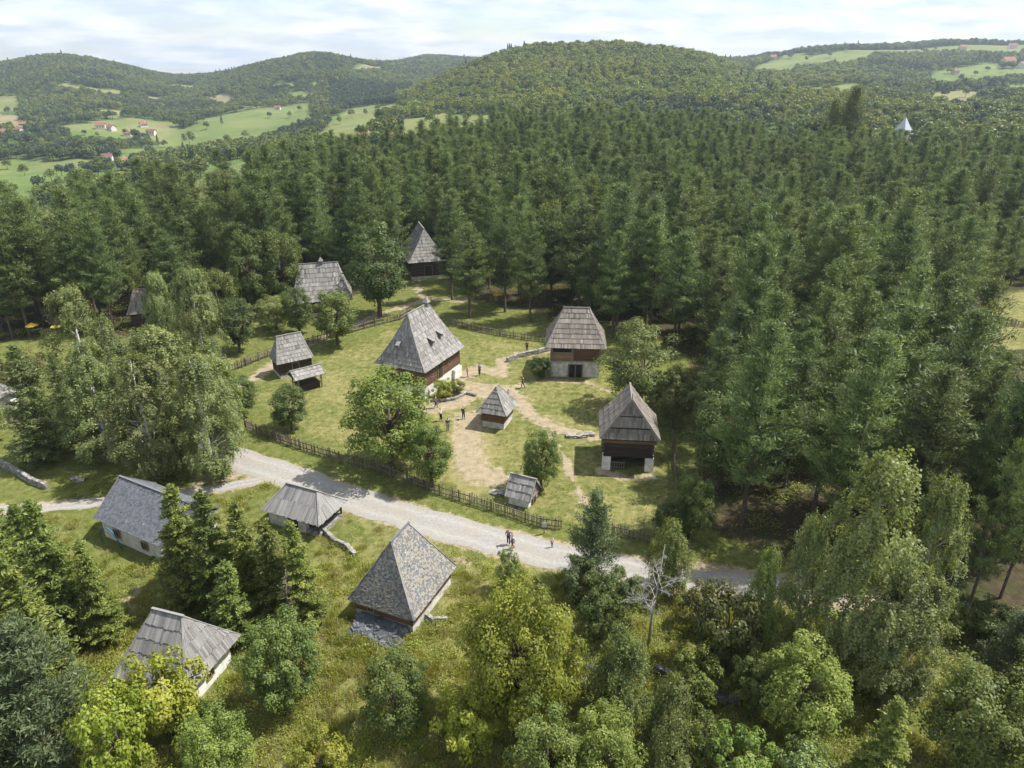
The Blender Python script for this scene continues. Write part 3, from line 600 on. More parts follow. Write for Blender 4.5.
# stone-slab house
t, roof, bx = building('stone_roofed_house', 'house with a steep roof of mixed grey and tan stone slabs beside the road', -8.26, 43.11, 66.7, 6.59, 5.63, 1.68, 6.32, 2.40, .45, 'slate', rows=46, bw=.15, th=.03, wall='log', base=.75, basemat='dirtywhite', kick=0, jit=.45, windows=[('x-', -1.1, .5, .4, .95), ('y-', 0, .5, .4, .95)])
pb = MB(); pb.box(-3.0, -2.5, -2.2, 2.3, 1.2, 1.55, .9); pb.build('lintel', M['plank'], t)
pb = MB(); rr = random.Random(8)
for k in range(70):
    x_ = -3.1-rr.random()*1.7; y_ = rr.uniform(-2.1, 1.9); z_ = max(.02, (.75-( -3.0-x_)*.38))*rr.uniform(.8, 1); Mx = Matrix.Translation((x_, y_, z_)) @ Matrix.Rotation(rr.uniform(0, 3), 4, 'Z') @ Matrix.Rotation(rr.uniform(-.35, .35), 4, 'X'); a = rr.uniform(.15, .34)
    pb.box(-a, a, -a*.7, a*.7, -.05, .04, rr.random(), Mx)
pb.poly([(-3.0,-2.1,-.2),(-3.0,1.9,-.2),(-4.9,1.7,-.2),(-4.9,-1.9,-.2),(-3.0,-2.1,.72),(-3.0,1.9,.72),(-4.9,1.7,.05),(-4.9,-1.9,.05)], [(4,7,6,5),(0,4,5,1),(1,5,6,2),(2,6,7,3),(3,7,4,0)], .1)
o_ = pb.build('slab_apron', M['tile'], t)
# tiled white house
t, roof, bx = building('white_house', 'white house with a dark slate-tiled gable roof and a blue hoop at its wall', -31.0, 51.8, -28, 8.3, 6.2, 2.0, 4.5, 7.9, .35, 'tile', rows=26, bw=.17, th=.028, wall='white', kick=0, jit=.3, windows=[('y-', -1.8, .6, .7, .7), ('y-', 1.8, .6, .7, .7)], doors=[('x+', 0, .9, 1.7, 0)])
hb = MB(); hb.tube([(-3.4+1.3*(1-math.cos(a)), -3.35, 1.85*math.sin(a)) for a in np.linspace(0, math.pi, 16)], [.05]*16, 6); hb.build('hoop', M['bluepaint'], t)
# lower-left white hut
t, roof, bx = building('cottage', 'white-walled cottage with a hipped shingle roof among the bushes at the lower left', -22.19, 35.54, -17, 5.61, 5.47, 2.0, 5.6, 2.26, .6, 'shingle_blue', rows=5, bw=.15, th=.07, wall='white', kick=.05, doors=[('y-', -.6, .8, 1.6, 0)], windows=[('x+', 0, .5, .6, .8)], cat='cottage')
# glimpsed roofs on the left
t, roof, bx = building('forest_hut', 'reddish-brown hut deep in the pines behind the birches', -57.5, 107.5, 20, 6, 5, 2.2, 5.4, 3.5, .5, 'shingle_brown', rows=7, wall='darklog', cat='hut', doors=[('y-', 0, .8, 1.6, 0)])
x_, y_ = at(-8, 408); t, roof, bx = building('edge_hut', 'hut with a shingle roof cut off by the left edge of the picture', x_, y_, -20, 5, 4.4, 1.8, 4.0, 2.5, .4, 'shingle', rows=7, wall='white', cat='hut', doors=[('y-', 0, .8, 1.4, 0)])
x_, y_ = at(176, 446); t, roof, bx = building('hidden_hut', 'small pale hut glimpsed through the big birches', x_, y_, -15, 3.6, 3.0, 1.9, 3.3, 2.0, .35, 'shingle_brown', rows=6, wall='white', cat='hut', doors=[('y-', 0, .7, 1.4, 0)])
x_, y_ = at(88, 432); t, roof, bx = building('woodland_hut', 'tiny shingled hut between the dark spruce and the birches', x_, y_, 25, 3.2, 2.8, 1.7, 3.1, 1.6, .3, 'shingle', rows=6, wall='darklog', cat='hut', doors=[('y-', 0, .7, 1.4, 0)])
BLD = [(-11.65,84.1,6.5),(8.46,88.4,6),(11.96,64.5,5),(-1.66,72.7,3.5),(1.07,56.8,2.5),(-29.3,87.4,4),(-26,82.3,3.5),(-31.5,113.2,7.5),(-17.6,137,9),(-18.7,53.6,4.5),(-8.3,43.1,5),(-31,51.8,5.5),(-22.2,35.5,4.5),(-57.5,107.5,5),(x_,y_,2.5)]

# ------------------------------------------------------------------ tree generators
def unit(a): return a/np.maximum(np.linalg.norm(a, axis=-1, keepdims=True), 1e-9)
def blades(c, d, l, w_, v, rs, nrm=None):
    """pointed quads: centre c, long axis d"""
    n = len(c); r = unit(rs.normal(size=(n, 3))) if nrm is None else unit(nrm); s = unit(np.cross(d, r)); l = np.broadcast_to(l, (n,))[:, None]; w_ = np.broadcast_to(w_, (n,))[:, None]
    V = np.stack([c-d*l*.5, c+s*w_*.5+d*l*.05, c+d*l*.5, c-s*w_*.5+d*l*.05], 1)
    return V.reshape(-1, 3), np.repeat(v, 4)
def leaves(c, nrm, l, v, rs, asp=.62):
    n = len(c); a = unit(np.cross(nrm, unit(rs.normal(size=(n, 3))))); b_ = np.cross(nrm, a); l = np.broadcast_to(l, (n,))[:, None]
    V = np.stack([c-a*l*.5, c+b_*l*asp*.5, c+a*l*.5, c-b_*l*asp*.5], 1); return V.reshape(-1, 3), np.repeat(v, 4)
def leafmesh(name, parts, m):
    V = np.concatenate([p[0] for p in parts]); v = np.concatenate([p[1] for p in parts]); F = np.arange(len(V)).reshape(-1, 4)
    return npmesh(name, V, F, m, np.clip(v, 0, 1))
def limb(mb, p0, p1, r0, r1, rs, bend=.12, n=4, sides=5):
    p0 = np.array(p0, float); p1 = np.array(p1, float); L = np.linalg.norm(p1-p0); k = rs.normal(size=3)*bend*L
    pts = [p0+(p1-p0)*t+k*math.sin(math.pi*t) for t in np.linspace(0, 1, n)]
    mb.tube([tuple(p) for p in pts], list(np.linspace(r0, r1, n)), sides)
def make_broad(seed, H=8.0, R=3.2, base=.05, ncl=125, per=150, leaf=.19, m='broad', bark='bark', flat_=.8, lumps=.9):
    rs = np.random.RandomState(seed); tb = MB(); cz = H*(1+base)/2; rz = H*(1-base)/2
    lo = rs.normal(size=(5, 3)); lo[:, 2] = np.abs(lo[:, 2])*.5; lo = unit(lo)
    d = unit(rs.normal(size=(ncl, 3))); rr = rs.uniform(.35, 1, ncl)**.5
    bulge = 1+.22*lumps*(np.max(d @ lo.T, 1)-.5)+rs.uniform(-.14, .14, ncl)*lumps
    cc = np.stack([d[:, 0]*R*.86*rr*bulge, d[:, 1]*R*.86*rr*bulge, cz+d[:, 2]*rz*.88*rr*bulge], 1)
    low = np.clip((cc[:, 2]-H*base)/(H*.2), .72, 1); cc[:, :2] *= low[:, None]
    cr = R*rs.uniform(.13, .27, ncl); parts = []
    n = ncl*per; ci = np.repeat(np.arange(ncl), per); dd = unit(rs.normal(size=(n, 3))); dd[:, 2] += .25; dd = unit(dd); rad = cr[ci]*rs.uniform(.35, 1.08, n)**.6
    p = cc[ci]+dd*rad[:, None]*np.array([1, 1, flat_]); out = unit(dd*.9+unit(cc[ci]-np.array([0, 0, cz*.8]))*.4+np.array([0, 0, .55])+rs.normal(size=(n, 3))*.42)
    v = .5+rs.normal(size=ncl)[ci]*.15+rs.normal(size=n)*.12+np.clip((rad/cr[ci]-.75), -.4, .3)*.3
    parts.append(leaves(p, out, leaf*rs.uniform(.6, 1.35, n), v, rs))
    th = H*.62; tr = .028*H
    tb.tube([(0,0,-.25),(0,0,.1),(.05,.03,th*.4),(.1,-.05,th)], [tr*1.35, tr, tr*.8, tr*.3], 8)
    for i in rs.choice(ncl, min(ncl, 22), False):
        z0 = rs.uniform(.18, .6)*H; z0 = min(z0, max(H*.12, cc[i, 2]-.3)); limb(tb, (0, 0, z0), cc[i], tr*.45, .02, rs)
    return leafmesh('crown', parts, M[m]), tb.mesh('trunk', M[bark], True)
def make_birch(seed, H=14.0, R=3.0, base=.1, ncl=96, leaf=.17, m='birch', dens=1.0, weep=.75):
    rs = np.random.RandomState(seed); tb = MB(); parts = []; tr = .013*H
    z = rs.uniform(base, .97, ncl); prof = np.sin(np.clip((z-base)/(1-base), 0, 1)**.62*math.pi)**.75; a = rs.uniform(0, 2*math.pi, ncl); r = R*prof*rs.uniform(.25, 1, ncl)**.5
    lob = 1+.25*np.sin(a*2+seed)+.15*np.sin(a*3+z*7); r *= lob*.9
    cc = np.stack([r*np.cos(a), r*np.sin(a), z*H], 1); ns = int(13*dens)
    ci = np.repeat(np.arange(ncl), ns); st = cc[ci]+rs.normal(size=(len(ci), 3))*np.array([.34, .34, .22])*R/3
    nl = 13; si = np.repeat(np.arange(len(st)), nl*2); k = np.tile(np.repeat(np.linspace(0, 1, nl), 2), len(st)); Ls = (rs.uniform(.5, 1.5, len(st))*weep)[si]
    outd = unit(st*np.array([1, 1, 0])+1e-6)[si]; n = len(si)
    p = st[si]+outd*(.35*k*(1-k*.5))[:, None]*1.0+np.array([0, 0, -1])*(Ls*k**1.4)[:, None]+rs.normal(size=(n, 3))*.10
    nr = unit(outd*.7+np.array([0, 0, .6])+rs.normal(size=(n, 3))*.42); v = .5+(rs.normal(size=ncl)*.13)[ci][si]+rs.normal(size=n)*.17
    parts.append(leaves(p, nr, leaf*rs.uniform(.6, 1.3, n), v, rs, .7))
    lean = rs.normal(size=2)*.03*H; tb.tube([(0,0,-.3),(0,0,.1),(lean[0]*.4,lean[1]*.4,H*.5),(lean[0],lean[1],H*.93)], [tr*1.3, tr, tr*.65, .03], 8)
    for i in rs.choice(ncl, 34, False):
        z0 = max(.12*H, cc[i, 2]-abs(r[i])*.9-.3); limb(tb, (lean[0]*z0/H, lean[1]*z0/H, z0), cc[i], tr*.3, .015, rs, .08, 4, 4)
    return leafmesh('crown', parts, M[m]), tb.mesh('trunk', M['birchbark'], True)
def make_conifer(seed, H=17.0, R=2.9, z0=.25, wh=.62, nb=7, puff=.5, per=15, ln=.36, wd=.085, droop=0.0, up=.28, power=.8, m='pine', dead=True, sp_=.22, flat_=.6):
    rs = np.random.RandomState(seed); tb = MB(); C_ = []; D_ = []; cv = []
    z = z0*H; tr = .0105*H+.03; tops = []
    while z < H-.25:
        u = (z-z0*H)/(H*(1-z0)); r = R*(1-u)**power*min(1, .6+u*3.2)
        for b_ in range(max(3, int(nb*(.6+.4*(1-u))))):
            a = rs.uniform(0, 2*math.pi); L = r*rs.uniform(.62, 1.12)+.15; rise = up*rs.uniform(.4, 1.5)-droop; zz = z+rs.uniform(-.25, .25)
            n = max(2, int(L/(puff*.62))); f = np.linspace(.25 if L > 1 else .1, 1, n)
            x = f*L; lat = rs.normal(size=n)*.16*L*f**.5*.8; h = x*rise+ (x/L)**2*L*(.18 if droop == 0 else .12)
            p = np.stack([x*math.cos(a)-lat*math.sin(a), x*math.sin(a)+lat*math.cos(a), zz+h], 1); C_.append(p)
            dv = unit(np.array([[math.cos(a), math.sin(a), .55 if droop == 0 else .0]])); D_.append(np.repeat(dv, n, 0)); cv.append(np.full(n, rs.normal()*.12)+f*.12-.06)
            if rs.rand() < .35: limb(tb, (0, 0, zz), p[-1], .05, .012, rs, .03, 3, 4)
        z += wh*rs.uniform(.75, 1.2)*(.55+.45*(1-u))
    C_.append(np.array([[0, 0, H-.1], [0, 0, H-.45]])); D_.append(np.array([[0, 0, 1.], [0, 0, 1.]])); cv.append(np.zeros(2))
    Cc = np.concatenate(C_); Dd = np.concatenate(D_); cv = np.concatenate(cv); ci = np.repeat(np.arange(len(Cc)), per); n = len(ci)
    p = Cc[ci]+rs.normal(size=(n, 3))*np.array([sp_, sp_, sp_*flat_])*puff/.5
    d = unit(Dd[ci]*.8+rs.normal(size=(n, 3))*.6+np.array([0, 0, .15])); nb_ = unit(p*np.array([1, 1, 0])+1e-6)*.45+np.array([0, 0, .8])+rs.normal(size=(n, 3))*.4
    parts = [blades(p, d, ln*rs.uniform(.7, 1.3, n), wd*rs.uniform(.7, 1.3, n), .5+cv[ci]+rs.normal(size=n)*.14+rs.normal(size=len(Cc))[ci]*.07, rs, nb_)]
    tb.tube([(0,0,-.3),(0,0,.15),(.05,0,H*.5),(0,0,H*.96)], [tr*1.3, tr, tr*.62, .03], 7)
    if dead:
        for k in range(14):
            zz = rs.uniform(.1, z0+.08)*H; a = rs.uniform(0, 6.28); L = rs.uniform(.5, 1.5); limb(tb, (0, 0, zz), (L*math.cos(a), L*math.sin(a), zz+.1), .03, .01, rs, .05, 3, 3)
    return leafmesh('crown', parts, M[m]), tb.mesh('trunk', M['bark'], True)
TR = {}
def variants(key, fn, seeds, H, R, **kw): TR[key] = [(fn(s, H=H, R=R, **kw), H, R) for s in seeds]
variants('pine', make_conifer, range(1, 8), 17.3, 3.45, power=.66, wh=.85, nb=7, puff=.68, per=34, sp_=.2, flat_=.5, up=.42, wd=.068, ln=.42)
variants('spruce', make_conifer, range(20, 24), 11.0, 2.5, z0=.03, wh=.5, nb=9, puff=.40, per=24, ln=.28, wd=.1, sp_=.15, droop=.26, up=.1, power=.95, m='spruce', dead=False, flat_=.5)
variants('darkspruce', make_conifer, range(25, 27), 12.0, 2.6, z0=.04, wh=.52, nb=9, sp_=.16, puff=.45, per=15, ln=.32, wd=.085, droop=.18, up=.1, power=.9, m='pine', dead=False, flat_=.5)
variants('bigpine', make_conifer, (80, 81), 30.0, 7.0, puff=1.0, per=30, ln=.6, wd=.2, sp_=.42, m='spruce', wh=1.3, nb=9, z0=.1, flat_=.55, power=.7)
variants('bluepine', make_conifer, range(30, 32), 10.0, 3.4, z0=.06, wh=.5, nb=8, puff=.5, per=20, ln=.34, wd=.08, m='bluepine', power=.6)
variants('birch', make_birch, range(40, 44), 14.0, 3.1)
variants('broad', make_broad, range(50, 54), 8.0, 3.2)
def recolor(key, src, m): 
    out = []
    for (c, t), H, R in TR[src]:
        c2 = c.copy(); c2.materials[0] = M[m]; out.append(((c2, t), H, R))
    TR[key] = out
for k_, m_ in (('bright', 'bright'), ('darkbroad', 'darkleaf')): recolor(k_, 'broad', m_)
variants('yellow', make_broad, (60, 61), 8.0, 4.0, base=.05, ncl=210, per=220, leaf=.17, m='yellow', lumps=1.2)
variants('olive', make_broad, (63, 64), 7.0, 3.2, ncl=85, per=160, leaf=.17, m='olive', lumps=1.4)
variants('weeper', make_birch, (66, 67), 8.0, 2.6, ncl=70, leaf=.16, m='olive', weep=1.1)
variants('bush', make_broad, (70, 71, 72), 3.0, 1.8, base=.0, ncl=60, per=115, leaf=.15, m='broad', lumps=1.3)
for k_, m_ in (('bush_yellow', 'yellow'), ('bush_dark', 'darkleaf'), ('bush_russet', 'russet'), ('bush_bright', 'bright'), ('bush_olive', 'olive')): recolor(k_, 'bush', m_)
TC = [0]
def tree(name, label, cat, kind, x, y, H, R, group=None, z=None, rz=None):
    TC[0] += 1; (cm, tm), h0, r0 = TR[kind][TC[0] % len(TR[kind])]
    z = float(height(x, y)) if z is None else z
    t = thing(name, label, cat, (x, y, z-.02), rz if rz is not None else (TC[0]*2.399) % 6.283, group); t.scale = (R/r0, R/r0, H/h0)
    put('trunk', tm, t); put('crown', cm, t); return t
def ptree(name, label, cat, kind, px, py, ptop, hw, **kw):
    x, y = at(px, py); H = zat(y, ptop); H = max(H, .6); d = y*cp-(H*.5-CAM_H)*sp; R = hw*d/FOC
    return tree(name, label, cat, kind, x, y, H, R, **kw)
NEAR = [
 ('birch_tree','tall drooping birch on the left of the big birch group beside the lane','tree','birch',112,456,338,36),
 ('birch_tree','birch with two white stems showing under its crown, nearest the lane','tree','birch',160,478,352,38),
 ('birch_tree','birch with a single white stem beside the road junction','tree','birch',216,478,352,36),
 ('birch_tree','large birch in the middle of the big group','tree','birch',176,452,322,42),
 ('birch_tree','birch at the right end of the big group, over the gravel','tree','birch',228,448,345,26),
 ('birch_tree','birch behind the big group, nearest the dark spruce','tree','birch',95,402,283,30),
 ('birch_tree','pale birch standing before the pines beside the brown forest hut','tree','birch',172,362,270,20),
 ('birch_tree','pale birch rising behind the big group, right of centre','tree','birch',207,368,264,24),
 ('birch_tree','smaller birch between the lawn and the big birch group','tree','birch',128,425,312,26),
 ('spruce_tree','dark layered spruce beside the lawn at the left','tree','darkspruce',48,460,345,34),
 ('spruce_tree','dark spruce just right of the layered one','tree','darkspruce',75,440,352,22),
 ('spruce_tree','yellow-green spruce at the left edge above the lower wood','tree','spruce',18,630,478,42),
 ('spruce_tree','yellow-green spruce below the slate-tiled house','tree','spruce',74,640,500,42),
 ('spruce_tree','spruce at the left edge beside the lane','tree','spruce',-10,560,462,34),
 ('spruce_tree','spruce left of the cottage in the bushes','tree','spruce',58,712,560,46),
 ('spruce_tree','spruce between the lane and the left edge','tree','spruce',38,580,505,30),
 ('spruce_tree','slim spruce right of the two yellow-green ones','tree','spruce',108,640,540,26),
 ('spruce_tree','broad spruce on the left picture edge','tree','spruce',-12,715,570,48),
 ('pine_tree','blue-green pine in the lower left corner','tree','bluepine',55,770,625,62),
 ('pine_tree','blue-green pine cut by the left bottom corner','tree','bluepine',-10,790,650,50),
 ('spruce_tree','tall spruce next to the right end of the slate-tiled house','tree','spruce',196,600,484,36),
 ('spruce_tree','spruce between the slate-tiled house and the porch hut','tree','spruce',226,612,490,34),
 ('spruce_tree','spruce in front of the porch hut','tree','spruce',255,612,502,32),
 ('spruce_tree','spruce at the right end of the row below the porch hut','tree','spruce',305,625,522,30),
 ('spruce_tree','spruce second from the right in the row below the porch hut','tree','spruce',280,620,518,30),
 ('spruce_tree','dark spruce above the white cottage','tree','darkspruce',185,585,520,24),
 ('spruce_tree','low spruce in the shade beside the white cottage','tree','spruce',240,640,560,30),
 ('broadleaf_tree','light green broadleaf bush tree left of the stone-roofed house','tree','broad',288,712,615,40),
 ('broadleaf_tree','bright green bush tree below the cottage','tree','bright',226,790,712,36),
 ('shrub','large yellow-green shrub against the cottage wall','shrub','bush_yellow',172,735,660,42),
 ('shrub','yellow-green shrub at the bottom edge beside the blue-green pine','shrub','bush_yellow',130,775,690,40),
 ('shrub','green shrub beneath the white wall of the cottage','shrub','bush_bright',214,750,705,24),
 ('shrub','yellow shrub at the bottom edge in the rough grass','shrub','bush_yellow',325,785,735,30),
 ('broadleaf_tree','green bush tree alone in the rough grass','tree','broad',398,732,655,36),
 ('broadleaf_tree','big round yellow-green tree in the foreground','tree','yellow',520,726,588,60),
 ('shrub','yellow-green shrub at the left foot of the big round tree','shrub','bush_yellow',472,752,690,34),
 ('broadleaf_tree','green tree cut by the bottom edge below the big yellow-green one','tree','broad',545,805,705,40),
 ('weeping_tree','small drooping tree right of the big yellow-green one','tree','weeper',612,724,622,36),
 ('weeping_tree','drooping tree near the bottom edge beside the low wall','tree','weeper',662,768,678,32),
 ('broadleaf_tree','green bush tree at the bottom edge centre','tree','bright',600,800,705,42),
 ('shrub','round green shrub right of the low stone wall','shrub','bush_bright',690,700,655,30),
 ('broadleaf_tree','walnut-like bright green tree, larger of the two by the fence','tree','bright',392,468,368,47),
 ('broadleaf_tree','smaller bright green tree at the right foot of the larger one by the fence','tree','bright',432,487,424,25),
 ('apple_tree','small apple tree below the open shelter','tree','darkbroad',292,430,384,21),
 ('broadleaf_tree','small green tree where the birches meet the upper fence','tree','darkbroad',244,415,372,18),
 ('plum_tree','small round tree between the square hut and the tiny shed','tree','broad',541,487,428,22),
 ('linden_tree','big round dark green tree in front of the log cottage','tree','darkbroad',380,316,226,34),
 ('linden_tree','lighter green tree in front of the upper fence','tree','broad',338,345,286,24),
 ('olive_tree','loose grey-green bush tree at the corner of the log cottage','tree','olive',277,330,294,20),
 ('broadleaf_tree','light green tree left of the log cottage','tree','broad',285,312,226,26),
 ('broadleaf_tree','light green tree at the pine edge left of the log cottage','tree','broad',255,318,232,22),
 ('broadleaf_tree','green tree behind the corn crib','tree','darkbroad',240,352,296,22),
 ('broadleaf_tree','broadleaf tree at the pine edge above the birches','tree','broad',222,330,262,22),
 ('broadleaf_tree','loose olive tree right of the two-storey house','tree','olive',640,408,326,42),
 ('broadleaf_tree','bright green tree behind the granary roof','tree','broad',672,428,368,24),
 ('broadleaf_tree','green tree right of the granary at the pine edge','tree','broad',688,540,470,24),
 ('broadleaf_tree','low green tree overhanging the fence corner','tree','darkbroad',668,545,500,18),
 ('pine_tree','young pine with open layered branches beside the road','tree','bluepine',590,580,492,28),
 ('shrub','dark green shrub at the foot of the young pine','shrub','bush_dark',578,602,560,22),
 ('shrub','dark shrub left of the bare dead tree','shrub','bush_dark',618,612,568,24),
 ('shrub','round dark shrub against the road left of the dead tree','shrub','bush_dark',600,640,590,26),
 ('shrub','grey-green shrub at the road edge above the big yellow-green tree','shrub','bush_olive',507,590,550,14),
 ('birch_tree','thin leafy birch behind the bare dead tree','tree','weeper',665,592,520,22),
 ('shrub','dark russet shrub under the slender birch','shrub','bush_russet',722,672,590,38),
 ('shrub','russet green shrub right of the dead tree','shrub','bush_russet',700,628,588,24),
 ('birch_tree','slender young birch with a tall thin stem','tree','weeper',751,668,542,20),
 ('birch_tree','largest drooping birch on the right','tree','birch',842,672,450,52),
 ('birch_tree','yellower birch behind the right side of the largest','tree','birch',905,640,472,32),
 ('birch_tree','birch at the left side of the largest, over the road','tree','birch',792,645,512,28),
 ('birch_tree','low drooping birch at the foot of the largest','tree','birch',882,700,565,44),
 ('broadleaf_tree','light green tree with a pale stem below the largest birch','tree','bright',792,742,645,46),
 ('broadleaf_tree','small green tree left of the pale-stemmed one','tree','broad',752,715,650,26),
 ('broadleaf_tree','round green tree in the lower right corner','tree','broad',965,775,668,52),
 ('broadleaf_tree','green tree cut by the right edge near the bottom','tree','broad',1030,740,640,40),
 ('pine_tree','light olive pine at the right edge above the corner trees','tree','bluepine',1005,688,610,34),
 ('spruce_tree','young open spruce at the bottom edge right of centre','tree','spruce',872,790,700,34),
 ('pine_tree','pine with bare dark stem right of the largest birch, nearest the track','tree','pine',968,608,440,27),
 ('pine_tree','second dark-stemmed pine beyond the track at the right edge','tree','pine',1000,598,425,27),
 ('pine_tree','pine cut by the right edge beside the track','tree','pine',1030,622,440,29),
 ('pine_tree','pine behind the dark-stemmed ones, right of the yellower birch','tree','pine',948,572,410,25),
 ('pine_tree','pine at the right edge behind the dark-stemmed ones','tree','pine',1012,560,395,26),
 ('pine_tree','pine between the dark-stemmed ones and the bright clearing','tree','pine',978,548,392,24),
 ('pine_tree','pine overlapping the right corner of the barn','tree','pine',452,300,196,21),
 ('pine_tree','pine rising between the big round tree and the barn','tree','pine',398,283,188,18),
 ('pine_tree','pine behind the left end of the log cottage','tree','pine',292,296,196,18),
 ('broadleaf_tree','small light tree at the left front corner of the log cottage','tree','broad',300,334,286,17),
 ('shrub','dark shrub on the bare track under the dark-stemmed pines','shrub','bush_dark',985,642,605,26),
 ('shrub','green shrub left of the dark-stemmed pines at the track','shrub','bush',945,632,602,22),
 ('shrub','olive shrub below the track at the right edge','shrub','bush_olive',1015,655,618,26),
 ('shrub','green shrub at the bottom edge under the pale-stemmed tree','shrub','bush_bright',735,790,735,34),
 ('shrub','olive shrub at the bottom edge between two green trees','shrub','bush_olive',800,795,745,30),
 ('shrub','low shrub below the low stone wall','shrub','bush',700,765,715,28),
 ('shrub','brown-green shrub at the left edge behind the picnic tables','shrub','bush_russet',22,388,352,28),
 ('shrub','grey shrub beside the hut at the left edge','shrub','bush_olive',-8,440,400,22),
 ('shrub','flowering garden shrub with yellow blooms beside the largest log house','shrub','bush_yellow',444,398,378,11),
 ('shrub','flowering garden shrub nearer the yard path','shrub','bush_bright',457,393,380,10),
 ('shrub','dark green garden bed against the two-storey house','shrub','bush_dark',540,378,356,12),
 ('pine_tree','open pine with bare lower stem behind the largest log house','tree','pine',470,318,222,24),
 ('pine_tree','pine with bare stem where the path enters the wood','tree','pine',505,312,206,22),
 ('pine_tree','pine standing left of the two-storey house','tree','pine',530,322,212,20),
 ('pine_tree','pine right behind the two-storey house','tree','pine',612,338,232,24),
 ('spruce_tree','very tall dark spruce rising above the skyline of the wood','tree','bigpine',862,262,86,19),
 ('spruce_tree','second tall conifer beside the very tall one','tree','bigpine',843,258,99,17),
 ('broadleaf_tree','brownish broad tree beside the two tall conifers','tree','darkbroad',819,255,112,20),
]
SPEC = []
for e in NEAR:
    if e[5] in (262, 258, 255):     # far ones stand well back in the wood
        y_ = 262; x_ = y_*T(e[4]); zb = float(height(x_, y_)); H_ = zat(y_, e[6])-zb; tree(e[0], e[1], e[2], e[3], x_, y_, H_, e[7]*y_/760); SPEC.append((x_, y_, 3)); continue
    o_ = ptree(*e); SPEC.append((o_.location.x, o_.location.y, o_.scale.x*2.0))

# pines of the wood
rs = np.random.RandomState(99)
gx, gy = np.meshgrid(np.arange(-200, 210, 5.3), np.arange(36, 322, 5.3)); gx = (gx+rs.uniform(-2.4, 2.4, gx.shape)).ravel(); gy = (gy+rs.uniform(-2.4, 2.4, gy.shape)).ravel()
ok = inwood(gx, gy) & (np.abs(gx) < .80*gy+6)
ok &= ~((segdist(gx, gy, ROAD) < 3.0) | (segdist(gx, gy, P2(PATHS[3][0])) < 2.6) | (segdist(gx, gy, P2([(700,400),(760,380),(860,360),(960,330)])) < 1.5))
for (bx_, by_, br) in BLD+SPEC: ok &= np.hypot(gx-bx_, gy-by_) > br*.9
holes = fnoise(gx, gy, 22, 41) > .66; ok &= ~holes
gx, gy = gx[ok], gy[ok]; gz = height(gx, gy)
gs = rs.uniform(.78, 1.2, len(gx))*(1+.3*(fnoise(gx, gy, 30, 43)-.5))
keep = np.ones(len(gx), bool)
for i in range(len(gx)):
    px, py = proj(gx[i], gy[i], gz[i]); 
    if px > 945 and gy[i] < 106:
        _, pt = proj(gx[i], gy[i], gz[i]+17.3*gs[i])
        if pt < 342:
            need = (zat(gy[i], 344)-gz[i])/17.3
            if need > .42: gs[i] = need*rs.uniform(.85, 1)
            elif gy[i] > 60: keep[i] = False
    if 556 < px < 600 and py < 330 and py > 318: gs[i] *= .9
tch = (905-512)/FOC/(cp+((384-122)/FOC)*sp); q_ = (np.abs(gx/gy-tch) < .03) & (gy > 150); gs[q_] = np.minimum(gs[q_], (CAM_H+gy[q_]*slope(129)-gz[q_])/17.3)
gx, gy, gz, gs = gx[keep], gy[keep], gz[keep], gs[keep]
order = np.argsort(np.hypot(gx, gy)+np.where(np.abs(gx) > .70*gy, 500, 0)); gvar = rs.randint(0, 7, len(gx)); grot = rs.uniform(0, 6.28, len(gx))
MARKS = [(60, 'behind the birches at the left'), (200, 'behind the brown forest hut'), (300, 'left of the log cottage'), (400, 'between the log cottage and the barn'), (470, 'right of the barn'), (560, 'behind the largest log house'), (640, 'behind the two-storey house'), (720, 'behind the granary'), (820, 'between the granary and the largest birch'), (930, 'above the largest birch'), (2000, 'at the right edge, around the bright clearing')]
def zone(px, y, front):
    m_ = next(m for q, m in MARKS if px < q)
    row = 'in the front row of the wood' if front else 'deep in the wood' if y > 125 else 'in the wood'
    return 'dark pine '+row+' '+m_, 'pines '+row+' '+m_
EDGEL = EDGE
protos = [None]*7+[tuple(next(o for o in C.objects if o.get('label') == lb_).children) for lb_ in ('walnut-like bright green tree, larger of the two by the fence', 'big round dark green tree in front of the log cottage')]
bl = rs.rand(len(gx)) < .035+.10*(fnoise(gx, gy, 25, 47) > .6); gvar[bl] = rs.choice([7, 8], bl.sum()); gs[bl] *= 1.35
for i in order[:298]:
    px, py = proj(gx[i], gy[i], gz[i])
    lb, gr = zone(px, gy[i], segdist(np.array([gx[i]]), np.array([gy[i]]), EDGE)[0] < 3.5)
    if gvar[i] > 6:
        o_ = tree('broadleaf_tree', lb.replace('dark pine', 'light green broadleaf tree' if gvar[i] == 7 else 'dark green broadleaf tree'), 'tree', 'broad' if gvar[i] == 7 else 'darkbroad', float(gx[i]), float(gy[i]), 11*float(gs[i])/1.35*1.15, 3.6, gr.replace('pines', 'broadleaf trees')); continue
    (cm, tm), h0, r0 = TR['pine'][gvar[i]]; t = thing('pine_tree', lb, 'tree', (gx[i], gy[i], gz[i]), float(grot[i]), gr); s_ = float(gs[i]); t.scale = (s_*rs.uniform(.92, 1.15),)*2+(s_,)
    a_ = put('trunk', tm, t); b_ = put('crown', cm, t); protos[gvar[i]] = (a_, b_)

